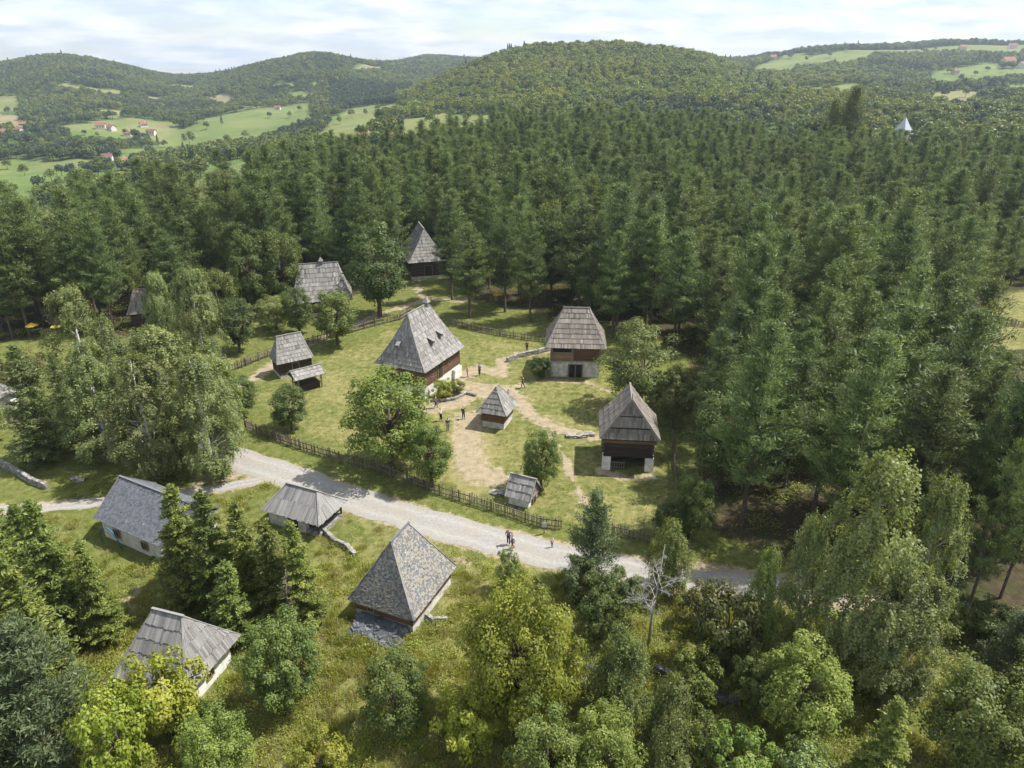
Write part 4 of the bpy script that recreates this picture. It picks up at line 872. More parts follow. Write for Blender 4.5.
def scatter(name, pts, rot, scl, var, protos, label, cat, group=None):
    me = bpy.data.meshes.new(name); me.vertices.add(len(pts)); me.vertices.foreach_set('co', np.asarray(pts, np.float32).ravel())
    for n_, ty, a in (('rot', 'FLOAT', rot), ('scl', 'FLOAT', scl), ('var', 'INT', var)):
        A = me.attributes.new(n_, ty, 'POINT'); A.data.foreach_set('value', np.asarray(a, np.float32 if ty == 'FLOAT' else np.int32))
    o = put(name, me); ng = bpy.data.node_groups.new(name, 'GeometryNodeTree'); ng.interface.new_socket('Geometry', in_out='INPUT', socket_type='NodeSocketGeometry'); ng.interface.new_socket('Geometry', in_out='OUTPUT', socket_type='NodeSocketGeometry')
    n = ng.nodes; l = ng.links; gi = n.new('NodeGroupInput'); go = n.new('NodeGroupOutput'); J = n.new('GeometryNodeJoinGeometry')
    def na(nm, ty):
        q = n.new('GeometryNodeInputNamedAttribute'); q.data_type = ty; q.inputs['Name'].default_value = nm; return q.outputs['Attribute']
    ra, sa, va = na('rot', 'FLOAT'), na('scl', 'FLOAT'), na('var', 'INT'); cx_ = n.new('ShaderNodeCombineXYZ'); l.new(ra, cx_.inputs[2])
    m2p = n.new('GeometryNodeMeshToPoints'); l.new(gi.outputs[0], m2p.inputs[0])
    for k_, obs in enumerate(protos):
        cmpn = n.new('FunctionNodeCompare'); cmpn.data_type = 'INT'; cmpn.operation = 'EQUAL'; l.new(va, cmpn.inputs[2]); cmpn.inputs[3].default_value = k_
        jj = n.new('GeometryNodeJoinGeometry')
        for ob in obs:
            oi = n.new('GeometryNodeObjectInfo'); oi.transform_space = 'ORIGINAL'; oi.inputs['Object'].default_value = ob; oi.inputs['As Instance'].default_value = True; l.new(oi.outputs['Geometry'], jj.inputs[0])
        ip = n.new('GeometryNodeInstanceOnPoints'); l.new(m2p.outputs[0], ip.inputs['Points']); l.new(cmpn.outputs[0], ip.inputs['Selection']); l.new(jj.outputs[0], ip.inputs['Instance']); l.new(cx_.outputs[0], ip.inputs['Rotation']); l.new(sa, ip.inputs['Scale']); l.new(ip.outputs[0], J.inputs[0])
    l.new(J.outputs[0], go.inputs[0]); md = o.modifiers.new('scatter', 'NODES'); md.node_group = ng
    tag(o, label, cat, group, 'stuff'); return o
r_ = order[298:]
scatter('pine_wood', np.stack([gx, gy, gz], 1)[r_], grot[r_], gs[r_], gvar[r_], protos, 'rest of the dense dark pine wood stretching back to the valley', 'wood')
print('pines', len(gx))

# ------------------------------------------------------------------ far trees
def make_far(seed, conif=False, m='farleaf'):
    rs = np.random.RandomState(seed); mb = MB()
    if conif:
        n = 330; u = rs.uniform(0, 1, n)**.8; a = rs.uniform(0, 6.28, n); r = 2.3*(1-u)*rs.uniform(.7, 1.05, n)+.1; p = np.stack([r*np.cos(a), r*np.sin(a), 1+u*11], 1); out = unit(np.stack([np.cos(a), np.sin(a), .6+0*a], 1)+rs.normal(size=(n, 3))*.5)
        V, v = leaves(p, out, 1.0*rs.uniform(.7, 1.3, n), .5+rs.normal(size=n)*.2, rs)
    else:
        ncl = 17; per = 26; d = unit(rs.normal(size=(ncl, 3))); d[:, 2] = np.abs(d[:, 2])*1.1-.25; cc = d*np.array([3.0, 3.0, 2.9])*rs.uniform(.55, 1, ncl)[:, None]+np.array([0, 0, 5.0]); ci = np.repeat(np.arange(ncl), per); n = len(ci)
        dd = unit(rs.normal(size=(n, 3))+np.array([0, 0, .4])); p = cc[ci]+dd*1.6*rs.uniform(.6, 1.05, n)[:, None]; out = unit(dd+rs.normal(size=(n, 3))*.45)
        V, v = leaves(p, out, 1.0*rs.uniform(.6, 1.3, n), .5+rs.normal(size=ncl)[ci]*.15+rs.normal(size=n)*.16, rs, .8)
    V = np.concatenate([V, np.array([(-.2,-.2,-.5),(.2,-.2,-.5),(.15,0,4),(-.15,0,4),(0,-.2,-.5),(0,.2,-.5),(0,.15,4),(0,-.15,4)])]); v = np.concatenate([v, np.full(8, .2)])
    return npmesh('broadleaf_tree', V, np.arange(len(V)).reshape(-1, 4), M[m], np.clip(v, 0, 1))
FT = [make_far(s) for s in (1, 2, 3, 4)]+[make_far(5, True, 'fardark'), make_far(6, False, 'fardark'), make_far(7, False, 'farbright'), make_far(8, False, 'farbright')]
rs = np.random.RandomState(7)
LONE = [(405,119,1),(165,148,1),(190,147,2),(207,130,1.1),(222,124,.9),(270,118,1),(290,118,1),(246,140,1.2),(228,143,1.1),(281,134,1),(232,157,1.3),(300,112,1),(322,120,1.1),(340,124,1),(352,118,1.2),(366,116,1),(378,112,1),
        (85,136,.8),(98,138,.7),(126,136,.9),(8,170,1),(25,176,1.1),(40,190,1.2),(14,196,1),(52,182,1.1),(62,176,1.1),(772,62,1),(790,59,1),(806,62,1.1),(829,58,1.3),(847,52,1.2),(812,57,1),(870,60,1.1),(905,55,1),(922,52,.9),(935,51,1),
        (948,74,1),(960,82,1.2),(975,76,.9),(987,72,1),(944,98,1),(965,98,1.1),(425,122,1),(438,118,.9),(452,120,1),(467,124,1),(481,120,.9),(430,126,1),(495,123,1),(180,84,.8),(188,82,.9),(215,100,.9)]
fp = [None]*8
for i, (px, py, s_) in enumerate(LONE):
    x_, y_ = hit(px, py); k_ = i % 8 if i < 8 else rs.choice([0,1,2,3,5,6])
    zn = 'green meadow on the far left valley side' if px < 140 else 'sloping meadow on the left hillside' if px < 400 else 'meadow strip at the foot of the wooded hill' if px < 600 else 'field on the right-hand plateau'
    o_ = put('field_tree', FT[k_], None, (x_, y_, float(height(x_, y_))-.3)); o_.rotation_euler = (0, 0, rs.uniform(0, 6.28)); o_.scale = (s_*.95,)*3; tag(o_, 'single tree standing on the '+zn, 'tree', 'single trees on the '+zn); fp[k_] = fp[k_] or (o_,)
FH = [(101,129,11,20,'housewall','redroof','white farmhouse beside the small green meadow, left of its red-roofed neighbour'),(112,131,10,-30,'housewall','redroof','red-roofed farmhouse next to the white one by the small green meadow'),
 (128,136,8,10,'housewall','redroof','little orange-roofed house below the pair by the small green meadow'),(144,127,9,40,'housewall','redroof','orange-roofed house right of the small green meadow'),(152,136,10,0,'housewall','brownroof','white house with a brown roof among trees, right of the small meadow'),
 (190,156,13,-20,'creamwall','redroof','red-roofed house alone at the foot of the sloping meadow'),(108,161,10,15,'housewall','brownroof','white house low in the valley trees'),(123,163,8,60,'housewall','redroof','small red roof beside the white valley house'),
 (2,136,11,20,'creamwall','redroof','red-roofed house at the left picture edge'),(20,133,9,-20,'housewall','redroof','red-roofed house near the left edge, in front of the dry field'),(22,126,7,30,'housewall','redroof','smaller house behind the one near the left edge'),
 (345,149,11,20,'creamwall','redroof','orange-roofed house at the left of the hamlet above the pines'),(356,147,10,-20,'housewall','redroof','second house of the hamlet above the pines'),(366,143,12,30,'housewall','redroof','white gabled house in the hamlet above the pines'),
 (333,152,8,0,'housewall','brownroof','small pale house at the left end of the hamlet'),(393,141,11,10,'creamwall','redroof','orange-roofed house at the right end of the hamlet'),(278,110,8,0,'housewall','redroof','lone little house at the top of the sloping meadow'),
 (773,60,14,10,'creamwall','redroof','red house on the plateau left of the tree belt'),(962,50,14,10,'creamwall','redroof','orange-roofed house on the plateau among the fields'),(1012,49,15,-15,'housewall','redroof','red-roofed house on the skyline at the right edge'),
 (1007,66,20,5,'creamwall','redroof','long orange-roofed house above the bright green field'),(1022,68,14,20,'housewall','redroof','house cut by the right edge above the bright green field'),(955,74,10,20,'creamwall','brownroof','dark-roofed farmhouse at the left end of the bright green field'),(738,66,10,0,'creamwall','brownroof','brown barn where the plateau meets the wooded hill')]
HS = [hit(f_[0], f_[1]) for f_ in FH]
n = 92000; yy = np.sqrt(rs.uniform(330**2, 2350**2, n)); tt = rs.uniform(-.74, .74, n); xx = tt*yy
inm = np.zeros(n, bool)
for pl, dr in MEADW:
    for ds in (0, 16, 32): inm |= inpoly(xx*(yy+ds)/yy, yy+ds, pl)
# openings among the trees on the left valley floor; the wooded hills stay closed
op = opening(xx, yy)
ok = ~inm & ~op & ~((np.abs(xx/yy-tch) < .022) & (yy < 420))
for hx1, hy1 in HS: ok &= ~((np.abs(xx-hx1*yy/hy1) < 8) & (yy < hy1+8) & (yy > hy1-40))
vis = np.ones(n, bool)
zz = height(xx, yy)
# leave out what stands behind a crest
for k_ in np.linspace(.3, .97, 24):
    m_ = (yy*k_ > 330); zl = height(xx*k_, yy*k_); zray = CAM_H+(zz+10-CAM_H)*k_; vis &= ~(m_ & (zl > zray+3))
ok &= vis; xx, yy, zz, tt = xx[ok], yy[ok], zz[ok], tt[ok]
hillf = (tt > T(395)) & (tt < T(745)) & (yy > 560) & (yy < 1100)
varr = rs.choice([0,1,2,3,5], len(xx), p=[.23,.23,.22,.22,.10])
dark = (tt > T(325)) & (tt < T(410)) & (yy > 880) & (yy < 1200); varr[dark] = 5
dk2 = fnoise(xx, yy, 120, 71) > .60; varr[dk2 & ~hillf & (rs.rand(len(xx)) < .8)] = 5
hb = hillf & (fnoise(xx, yy, 150, 75)+(rs.rand(len(xx))-.5)*.5 > .38); varr[hb] = rs.choice([6,7], hb.sum())
flank = (tt > T(735)) & (tt < T(870)) & (yy > 520) & (yy < 1150) & (rs.rand(len(xx)) < .6); varr[flank] = rs.choice([6,7], flank.sum())
varr[(rs.rand(len(xx)) < .10) & ~dark] = 6
con = fnoise(xx, yy, 60, 73) > .74; varr[con & (rs.rand(len(xx)) < .3)] = 4
sc_ = rs.uniform(.6, 1.0, len(xx))**1.3*1.28*np.where(yy > 1200, 1.1, 1.0)*(.8+.5*fnoise(xx, yy, 60, 78))
print('far trees', len(xx))
scatter('hillside_forest', np.stack([xx, yy, zz-.5], 1), rs.uniform(0, 6.28, len(xx)), sc_, varr, fp, 'mixed green forest covering the far hills and valley sides', 'forest')
# conifer hedge lines on the right plateau
hx_, hy_, hv = [], [], []
for a0, a1, nn_ in (((765,54),(852,46),46), ((862,47),(962,43),52)):
    p0 = hit(*a0); p1 = hit(*a1)
    for k_ in range(nn_):
        f_ = k_/(nn_-1); hx_.append(p0[0]+(p1[0]-p0[0])*f_+rs.normal()*2); hy_.append(p0[1]+(p1[1]-p0[1])*f_+25+rs.normal()*5); hv.append(4 if rs.rand() < .5 else 5)
hx_ = np.array(hx_); hy_ = np.array(hy_)
scatter('tree_belt', np.stack([hx_, hy_, height(hx_, hy_)-.4], 1), rs.uniform(0, 6, len(hx_)), rs.uniform(.8, 1.1, len(hx_)), hv, fp, 'dark belt of trees along the skyline of the right plateau', 'tree belt')

# ------------------------------------------------------------------ far houses, church
def far_house(px, py, Lw, rot, wall, roofm, label, z_add=0):
    x_, y_ = hit(px, py); Lw = Lw*.85*min(1.0, .3+y_/1000); z_ = float(height(x_, y_)); t = thing('farmhouse', label, 'house', (x_, y_, z_), math.radians(rot)); L, W, h, r = Lw, Lw*.72, Lw*.42, Lw*.3
    a = MB(); a.box(-L/2, L/2, -W/2, W/2, -2, h); a.poly([(-L/2,-W/2,h),(-L/2,W/2,h),(-L/2,0,h+r*.93)], [(0,2,1)]); a.poly([(L/2,-W/2,h),(L/2,W/2,h),(L/2,0,h+r*.93)], [(0,1,2)]); a.build('wall', M[wall], t)
    b_ = MB(); e_ = .5
    for s in (-1, 1):
        q = [(-L/2-e_, s*(W/2+e_), h-.25), (L/2+e_, s*(W/2+e_), h-.25), (L/2+e_, 0, h+r), (-L/2-e_, 0, h+r)]; b_.poly(q+[(p_[0], p_[1], p_[2]+.2) for p_ in q], [(0,1,2,3),(4,5,6,7),(0,1,5,4),(1,2,6,5),(3,0,4,7)])
    rf = b_.build('roof', M[roofm], t); c_ = MB(); c_.box(L*.2, L*.2+.7, -.35, .35, h+r*.6, h+r+.9); c_.build('chimney', M[wall], rf)
    for k_ in (-1, 0, 1):
        w_ = MB(); w_.box(k_*L*.28-.5, k_*L*.28+.5, -W/2-.05, -W/2+.02, h*.4, h*.4+1.2); w_.build('window', M['glass'], t)
    return t
for f_ in FH: far_house(*f_)
y_ = 345.; x_ = y_*(905-512)/FOC/(cp+((384-122)/FOC)*sp); zg = float(height(x_, y_)); zt = zat(y_, 117)-zg; zb = zat(y_, 130)-zg
t = thing('church', 'church tower with a pale blue-grey pyramid spire and cross rising above the pines', 'church', (x_, y_, zg), .5)
a = MB(); a.box(-2.3, 2.3, -2.3, 2.3, -1, zb); a.build('tower', M['housewall'], t)
a = MB(); q = 2.6; a.poly([(-q,-q,zb),(q,-q,zb),(q,q,zb),(-q,q,zb),(0,0,zt)], [(0,3,2,1),(0,1,4),(1,2,4),(2,3,4),(3,0,4)]); s_ = a.build('spire', M['metalroof'], t)
a = MB(); a.tube([(0,0,zt-.2),(0,0,zt+1.7)], [.12,.1], 6); a.bar((-.5,0,zt+1.1), (.5,0,zt+1.1), .16); a.build('cross', M['iron'], s_)
a = MB(); a.box(2.3, 10, -3, 3, -1, zb-4); a.poly([(2.3,-3.3,zb-4),(10.3,-3.3,zb-4),(10.3,3.3,zb-4),(2.3,3.3,zb-4),(2.3,0,zb-1.8),(10.3,0,zb-1.8)], [(0,3,2,1),(0,1,5,4),(2,3,4,5),(1,2,5),(3,0,4)]); a.build('nave', M['housewall'], t)

# ------------------------------------------------------------------ fences and walls
pm = MB(); pm.bar((0,0,-.3), (0,0,1.25), .13, .13, .5, .09); POST = pm.mesh('post', M['fence'])
def fence(label, pts, h=1.15, step=.135, post=2.2, seed=1, rail=True, lean=.06, cat='fence', world=False):
    rr = random.Random(seed); W_ = pts if world else P2(pts); x0, y0 = W_[0]; t = thing('wooden_fence', label, cat, (x0, y0, float(height(x0, y0))))
    pal = MB(); ral = MB(); acc = 0; nxt = 0
    for (xa, ya), (xb, yb) in zip(W_[:-1], W_[1:]):
        L = math.hypot(xb-xa, yb-ya); ux, uy = (xb-xa)/L, (yb-ya)/L; s = 0
        for z_ in (.3*h, .8*h): ral.bar((xa-x0, ya-y0, z_), (xb-x0, yb-y0, z_+rr.uniform(-.04, .04)), .07, .09, rr.random())
        while s < L:
            x_, y_ = xa+ux*s-x0, ya+uy*s-y0
            if rr.random() > .05:
                hh = h*rr.uniform(.8, 1.15); pal.bar((x_-uy*.06, y_+ux*.06, -.05), (x_-uy*.06+rr.gauss(0, lean), y_+ux*.06+rr.gauss(0, lean), hh), .085, .03, rr.random(), .06)
            s += step*rr.uniform(.8, 1.25)
        k_ = 0.0
        while k_ < L-.3:
            o_ = put('post', POST, t, (xa+ux*k_-x0+uy*.05, ya+uy*k_-y0-ux*.05, 0)); o_.scale = (1, 1, h/1.1); o_.rotation_euler = (rr.gauss(0, .03), rr.gauss(0, .03), 0); k_ += post
    pal.build('palings', M['fence'], t); ral.build('rail', M['fence'], t); return t
fence('weathered paling fence between the yard and the gravel road', [(246,428),(262,436),(300,449),(340,462),(375,470),(410,484),(440,495),(470,504),(505,515),(540,527),(562,530)], seed=2)
fence('paling fence along the yard edge right of the young pine', [(612,535),(640,541),(668,548),(690,553)], seed=3)
fence('paling fence along the upper side of the yard behind the largest log house', [(228,373),(246,366),(268,357),(300,347),(340,336),(375,326),(400,320),(412,313)], seed=4)
fence('shaded fence at the back of the yard before the pines', [(452,325),(475,331),(500,336),(525,340),(545,342)], seed=5, h=1.1)
fence('fence across the bright clearing at the right edge', [(955,318),(972,319),(990,323),(1010,326),(1040,329)], seed=6)
fence('dark fence on the pine side of the granary', [(672,440),(674,470),(676,500),(672,530)], seed=7)
fence('short fence at the left edge beside the lane', [(-10,430),(10,424),(28,420)], seed=8, h=.9)
def rubble(label, pts, h, wd, seed, m='stone', name='stone_wall'):
    rr = random.Random(seed); W_ = P2(pts); x0, y0 = W_[0]; mb = MB()
    for (xa, ya), (xb, yb) in zip(W_[:-1], W_[1:]):
        L = math.hypot(xb-xa, yb-ya); a_ = math.atan2(yb-ya, xb-xa); s = 0
        while s < L:
            w_ = rr.uniform(.2, .42)
            for z_ in np.arange(0, h, .16):
                Mx = Matrix.Translation((xa+math.cos(a_)*(s+w_/2)-x0, ya+math.sin(a_)*(s+w_/2)-y0, z_+.07)) @ Matrix.Rotation(a_+rr.gauss(0, .12), 4, 'Z') @ Matrix.Rotation(rr.gauss(0, .08), 4, 'X')
                q = wd/2*rr.uniform(.8, 1.15)*(1-.25*z_/max(h, .1)); mb.box(-w_/2, w_/2, -q, q, -.08, .08, rr.random(), Mx)
            s += w_
    o = mb.build(name, M[m]); o.location = (x0, y0, 0); tag(o, label, 'wall'); return o
rubble('low stone wall curving down from the porch hut', [(324,532),(335,543),(347,548),(355,557)], .45, .4, 1)
rubble('short curved stone wall beside the stone-roofed house', [(420,612),(432,622),(446,622)], .45, .35, 2)
rubble('long dark stone wall through the rough ground at the lower right', [(655,672),(680,684),(705,698),(730,703),(765,700)], .5, .5, 3, 'darkstone')
rubble('low terrace wall leading to the two-storey house', [(507,362),(520,357),(535,354),(548,351)], .5, .5, 4)
rubble('grey stone wall curving beside the lane at the left edge', [(2,465),(18,474),(34,484),(46,488)], .55, .45, 5)
rubble('stone edging around the flowering garden bed', [(440,402),(455,400),(466,394),(474,396)], .3, .3, 6)
rubble('pale stone steps beside the granary', [(566,437),(578,437),(592,435)], .3, .8, 7, 'stone')
rubble('pale slab of stones beside the tiny shed', [(491,492),(498,494),(505,493)], .16, .8, 8, 'stone')
rubble('long thin stone wall through the middle of the rough ground', [(560,660),(600,672),(640,672)], .3, .3, 9, 'darkstone')
x_, y_ = at(75, 480); mb = MB(); rr = random.Random(2)
for k_ in range(7):
    Mx = Matrix.Translation((rr.gauss(0, .35), rr.gauss(0, .3), .1)) @ Matrix.Rotation(rr.random()*3, 4, 'Z') @ Matrix.Rotation(rr.gauss(0, .3), 4, 'X'); a_ = rr.uniform(.15, .3); mb.box(-a_, a_, -a_*.8, a_*.8, -.12, .12, rr.random(), Mx)
o_ = mb.build('rock_heap', M['stone']); o_.location = (x_, y_, 0); tag(o_, 'small heap of pale rocks on the lawn at the left', 'rocks')
# sign post by the road, log planks, picnic parasols
x_, y_ = at(544, 534); t = thing('sign_post', 'small grey sign post beside the road fence', 'sign', (x_, y_, 0)); a = MB(); a.bar((0,0,-.2), (0,0,1.3), .09, .09, .6); a.build('post', M['fence'], t); a = MB(); a.box(-.22, .22, -.075, -.05, .75, 1.25, .8); a.build('panel', M['dirtywhite'], t)
x_, y_ = at(118, 497); t = thing('sign_post', 'slanted lone post on the lawn edge beside the lane', 'post', (x_, y_, 0)); a = MB(); a.bar((0,0,-.2), (.1,0,1.2), .1, .1, .8); a.build('post', M['fence'], t)
for i, (px, py, lb) in enumerate(((35,330,'left yellow parasol under the pines at the left'), (60,331,'right yellow parasol under the pines at the left'), (498,300,'yellow parasol among the pines behind the yard'))):
    x_, y_ = at(px, py+6); t = thing('parasol', lb, 'parasol', (x_, y_, float(height(x_, y_))), group='yellow parasols'); a = MB(); a.tube([(0,0,-.1),(0,0,2.3)], [.03,.03], 6); a.build('pole', M['fence'], t)
    a = MB(); n_ = 8; P_ = [(.95*math.cos(k_*math.pi/4), .95*math.sin(k_*math.pi/4), 2.05) for k_ in range(8)]+[(0,0,2.5),(0,0,2.44)]; a.poly(P_, [(k_, (k_+1) % 8, 8) for k_ in range(8)]+[((k_+1) % 8, k_, 9) for k_ in range(8)]); a.build('canopy', M['yellowcloth'], t)
# dead tree
def bare_tree(label, px, py, ptop, spread, seed, m='deadwood', nb=16):
    rr = np.random.RandomState(seed); x_, y_ = at(px, py); H = zat(y_, ptop); t = thing('dead_tree', label, 'tree', (x_, y_, 0)); a = MB(); tr = .012*H
    tr *= .75; a.tube([(0,0,-.2),(.05,0,H*.3),(.25,.1,H*.6),(.45,.1,H)], [tr*1.4, tr, tr*.6, .015], 7); a.build('trunk', M[m], t, True)
    for k_ in range(nb):
        z_ = H*rr.uniform(.25, .92); L = spread*(1.15-z_/H)*rr.uniform(.6, 1.2); an = k_*2.4+rr.normal()*.3; b_ = MB(); x0 = .45*(z_/H); tip = np.array([x0+L*math.cos(an), L*math.sin(an), z_+L*rr.uniform(.0, .45)])
        limb(b_, (x0, .05, z_), tip, .028, .007, rr, .09, 6, 5)
        for j in range(9):
            f_ = rr.uniform(.3, .95); q0 = np.array([x0, .05, z_])*(1-f_)+tip*f_; a2 = an+rr.choice([-1, 1])*rr.uniform(.5, 1.0); l2 = L*.38*rr.uniform(.5, 1.1); q1 = q0+np.array([math.cos(a2)*l2, math.sin(a2)*l2, l2*rr.uniform(0, .5)]); limb(b_, q0, q1, .012, .005, rr, .08, 4, 4)
            for _ in range(2):
                a3 = a2+rr.normal()*.7; q2 = q0*.4+q1*.6; limb(b_, q2, q2+np.array([math.cos(a3), math.sin(a3), .3])*l2*.5, .007, .004, rr, .05, 3, 3)
        b_.build('branch', M[m], t, True)
bare_tree('bare white dead tree with spreading branches below the road', 648, 646, 545, 2.9, 3)
bare_tree('grey dead spruce stem tangled among the row below the porch hut', 290, 640, 570, 1.0, 5, nb=34, m='fence')

# ------------------------------------------------------------------ people
def skinmesh(name, pts, edges, rad, m, sub=1):
    me = bpy.data.meshes.new(name); me.from_pydata(pts, edges, []); o = link(bpy.data.objects.new(name, me)); md = o.modifiers.new('s', 'SKIN'); md.use_smooth_shade = True
    for i, r in enumerate(rad): me.skin_vertices[0].data[i].radius = (r, r) if not isinstance(r, tuple) else r
    me.skin_vertices[0].data[0].use_root = True; o.modifiers.new('b', 'SUBSURF').levels = sub; o.modifiers['b'].render_levels = sub
    dg = bpy.context.evaluated_depsgraph_get(); dg.update(); out = bpy.data.meshes.new_from_object(o.evaluated_get(dg)); bpy.data.objects.remove(o); out.materials.clear(); out.materials.append(m); out.name = name; return out
def person_meshes(stride, armL, armR):
    # facing -y; joints
    hipL, hipR = (.09, 0, .93), (-.09, 0, .93); s = stride
    kL, aL = (.10, -.16*s, .50), (.10, -.05*s-.12*s, .09); kR, aR = (-.10, .02*s, .50), (-.10, .30*s, .10)
    fL, fR = (.11, aL[1]-.16, .04), (-.11, aR[1]-.15, .04)
    def arm(sd, mode):
        sh = (sd*.19, 0, 1.42)
        if mode == 'down': return [sh, (sd*.25, .04, 1.14), (sd*.24, -.06, .88), (sd*.23, -.09, .78)]
        if mode == 'swing': return [sh, (sd*.24, .16, 1.16), (sd*.22, .12, .92), (sd*.21, .08, .83)]
        if mode == 'up': return [sh, (sd*.26, -.12, 1.22), (sd*.12, -.34, 1.38), (sd*.08, -.38, 1.46)]
        if mode == 'hip': return [sh, (sd*.38, .06, 1.18), (sd*.2, -.06, 1.02), (sd*.14, -.1, 1.0)]
        return [sh, (sd*.24, -.1, 1.15), (sd*.17, -.32, 1.12), (sd*.15, -.4, 1.12)]
    aLj, aRj = arm(1, armL), arm(-1, armR)
    pts = [(0,0,.96),(0,.01,1.15),(0,0,1.40),(0,-.01,1.50),(0,-.02,1.58),(0,-.02,1.70)]; ed = [(0,1),(1,2),(2,3),(3,4),(4,5)]; rad = [(.15,.1),(.13,.09),(.14,.09),.05,.085,.075]
    def chain(root, js, rr):
        p = root
        for j, r in zip(js, rr): pts.append(j); rad.append(r); ed.append((p, len(pts)-1)); p = len(pts)-1
    chain(0, [hipL, kL, aL, fL], [.085,.055,.038,.035]); chain(0, [hipR, kR, aR, fR], [.085,.055,.038,.035])
    chain(2, aLj, [.05,.04,.028,.03]); chain(2, aRj, [.05,.04,.028,.03])
    body = skinmesh('person', pts, ed, rad, M['skin'], 1)
    # fingers, nose and ears added to the one body mesh
    fb = MB()
    for js in (aLj, aRj):
        w_, h_ = Vector(js[2]), Vector(js[3]); d = (h_-w_).normalized(); sd = d.cross(Vector((0,0,1)) if abs(d.z) < .8 else Vector((0,1,0))).normalized(); up_ = sd.cross(d)
        for k_, l_ in ((-1.5,.062),(-.5,.075),(.5,.072),(1.5,.055)): q = h_+sd*k_*.017+d*.015; fb.tube([q, q+d*l_*.55-up_*.006, q+d*l_-up_*.02], [.009,.008,.006], 5)
        q = w_.lerp(h_, .45)+sd*.02; fb.tube([q, q+sd*.03+d*.03, q+sd*.035+d*.06], [.011,.009,.007], 5)
    fb.tube([(0,-.10,1.645),(0,-.125,1.62)], [.008,.014], 5); fb.tube([(.078,-.01,1.65),(.09,-.01,1.63)], [.018,.012], 5); fb.tube([(-.078,-.01,1.65),(-.09,-.01,1.63)], [.018,.012], 5)
    fm = fb.mesh('x', M['skin']); import bmesh; bm = bmesh.new(); bm.from_mesh(body); bm.from_mesh(fm); bm.to_mesh(body); bm.free()
    p1 = [(0,0,.92),(0,.01,1.15),(0,0,1.40)]; e1 = [(0,1),(1,2)]; r1 = [(.165,.115),(.15,.11),(.155,.11)]
    for js in (aLj, aRj): p1 += [js[0], tuple(Vector(js[0]).lerp(Vector(js[1]), .85))]; n_ = len(p1); e1 += [(2, n_-2), (n_-2, n_-1)]; r1 += [.068, .058]
    shirt = skinmesh('shirt', p1, e1, r1, M['skin'], 1)
    p2 = [(0,0,.99), hipL, kL, tuple(Vector(kL).lerp(Vector(aL), .9)), hipR, kR, tuple(Vector(kR).lerp(Vector(aR), .9))]; trous = skinmesh('trousers', p2, [(0,1),(1,2),(2,3),(0,4),(4,5),(5,6)], [(.15,.11),.1,.072,.058,.1,.072,.058], M['skin'], 1)
    hm = skinmesh('hair', [(0,.01,1.70),(0,.045,1.62),(0,.05,1.54)], [(0,1),(1,2)], [.088,.075,.05], M['skin'], 1)
    sh = MB()
    for f_ in (fL, fR): sh.tube([(f_[0], f_[1]+.2, .045), (f_[0], f_[1]+.08, .05), (f_[0], f_[1]-.04, .03)], [.045,.05,.03], 8)
    return body, shirt, trous, hm, sh.mesh('shoes', M['skin'])
CL = {}
def cloth(c):
    if c not in CL: CL[c] = flat('cloth', c, .9, .1)
    return CL[c]
POSE = [person_meshes(0, 'down', 'down'), person_meshes(1, 'swing', 'down'), person_meshes(.3, 'up', 'down'), person_meshes(.2, 'hip', 'fwd')]
K = (.02,.02,.022); NV = (.03,.05,.10); WH = (.7,.7,.7); BL = (.10,.22,.42); LB = (.45,.55,.65); PU = (.30,.18,.30); GY = (.2,.2,.2); RD = (.35,.06,.05); BG = (.4,.32,.22); HD = (.03,.02,.014); HB = (.12,.07,.035); HL = (.35,.25,.13)
PEOPLE = [(463.5,419,1.75,2,40,K,K,HD,'person all in black standing alone right of the group near the square hut'),(441,421,1.72,3,60,WH,K,HD,'person in a white top and black trousers near the garden bed'),(448,431,1.74,0,200,NV,GY,HB,'person in a navy top standing below the one in white'),
 (508.5,396,1.1,0,20,LB,LB,HL,'child in light blue behind the square hut'),(523,388,1.72,1,250,K,NV,HD,'person in black walking right of the square hut'),(527,351.5,1.75,0,180,RD,K,HD,'person in a dark red top beside the terrace wall'),
 (467.5,377,1.7,0,100,GY,BG,HB,'person in grey and beige by the corner of the largest log house'),(479.5,375.5,1.72,2,150,BL,NV,HD,'person in a blue top on the bare path'),
 (508.6,545,1.75,3,-20,PU,NV,HB,'adult in a purple top and jeans on the gravel road'),(512.5,549.5,1.5,1,-60,BL,RD,HD,'person in blue with reddish trousers beside the adult on the road'),(552,547.5,1.05,0,30,WH,PU,HL,'small child alone on the gravel road by the fence'),
 (436,408,1.7,1,100,GY,NV,HD,'person in grey half hidden beside the garden bed')]
for i, (px, py, h_, ps, rz, c1, c2, ch, lb) in enumerate(PEOPLE):
    x_, y_ = at(px, py); t = thing('person', lb, 'person', (x_, y_, .03 if i in (8, 9, 10) else 0), math.radians(rz)); t.scale = (h_/1.78,)*3
    for nm, me, m_ in zip(('body', 'shirt', 'trousers', 'hair', 'shoes'), POSE[ps], (None, cloth(c1), cloth(c2), cloth(ch), cloth(GY))):
        o_ = put(nm, me, t)
        if m_: o_.material_slots[0].link = 'OBJECT'; o_.material_slots[0].material = m_

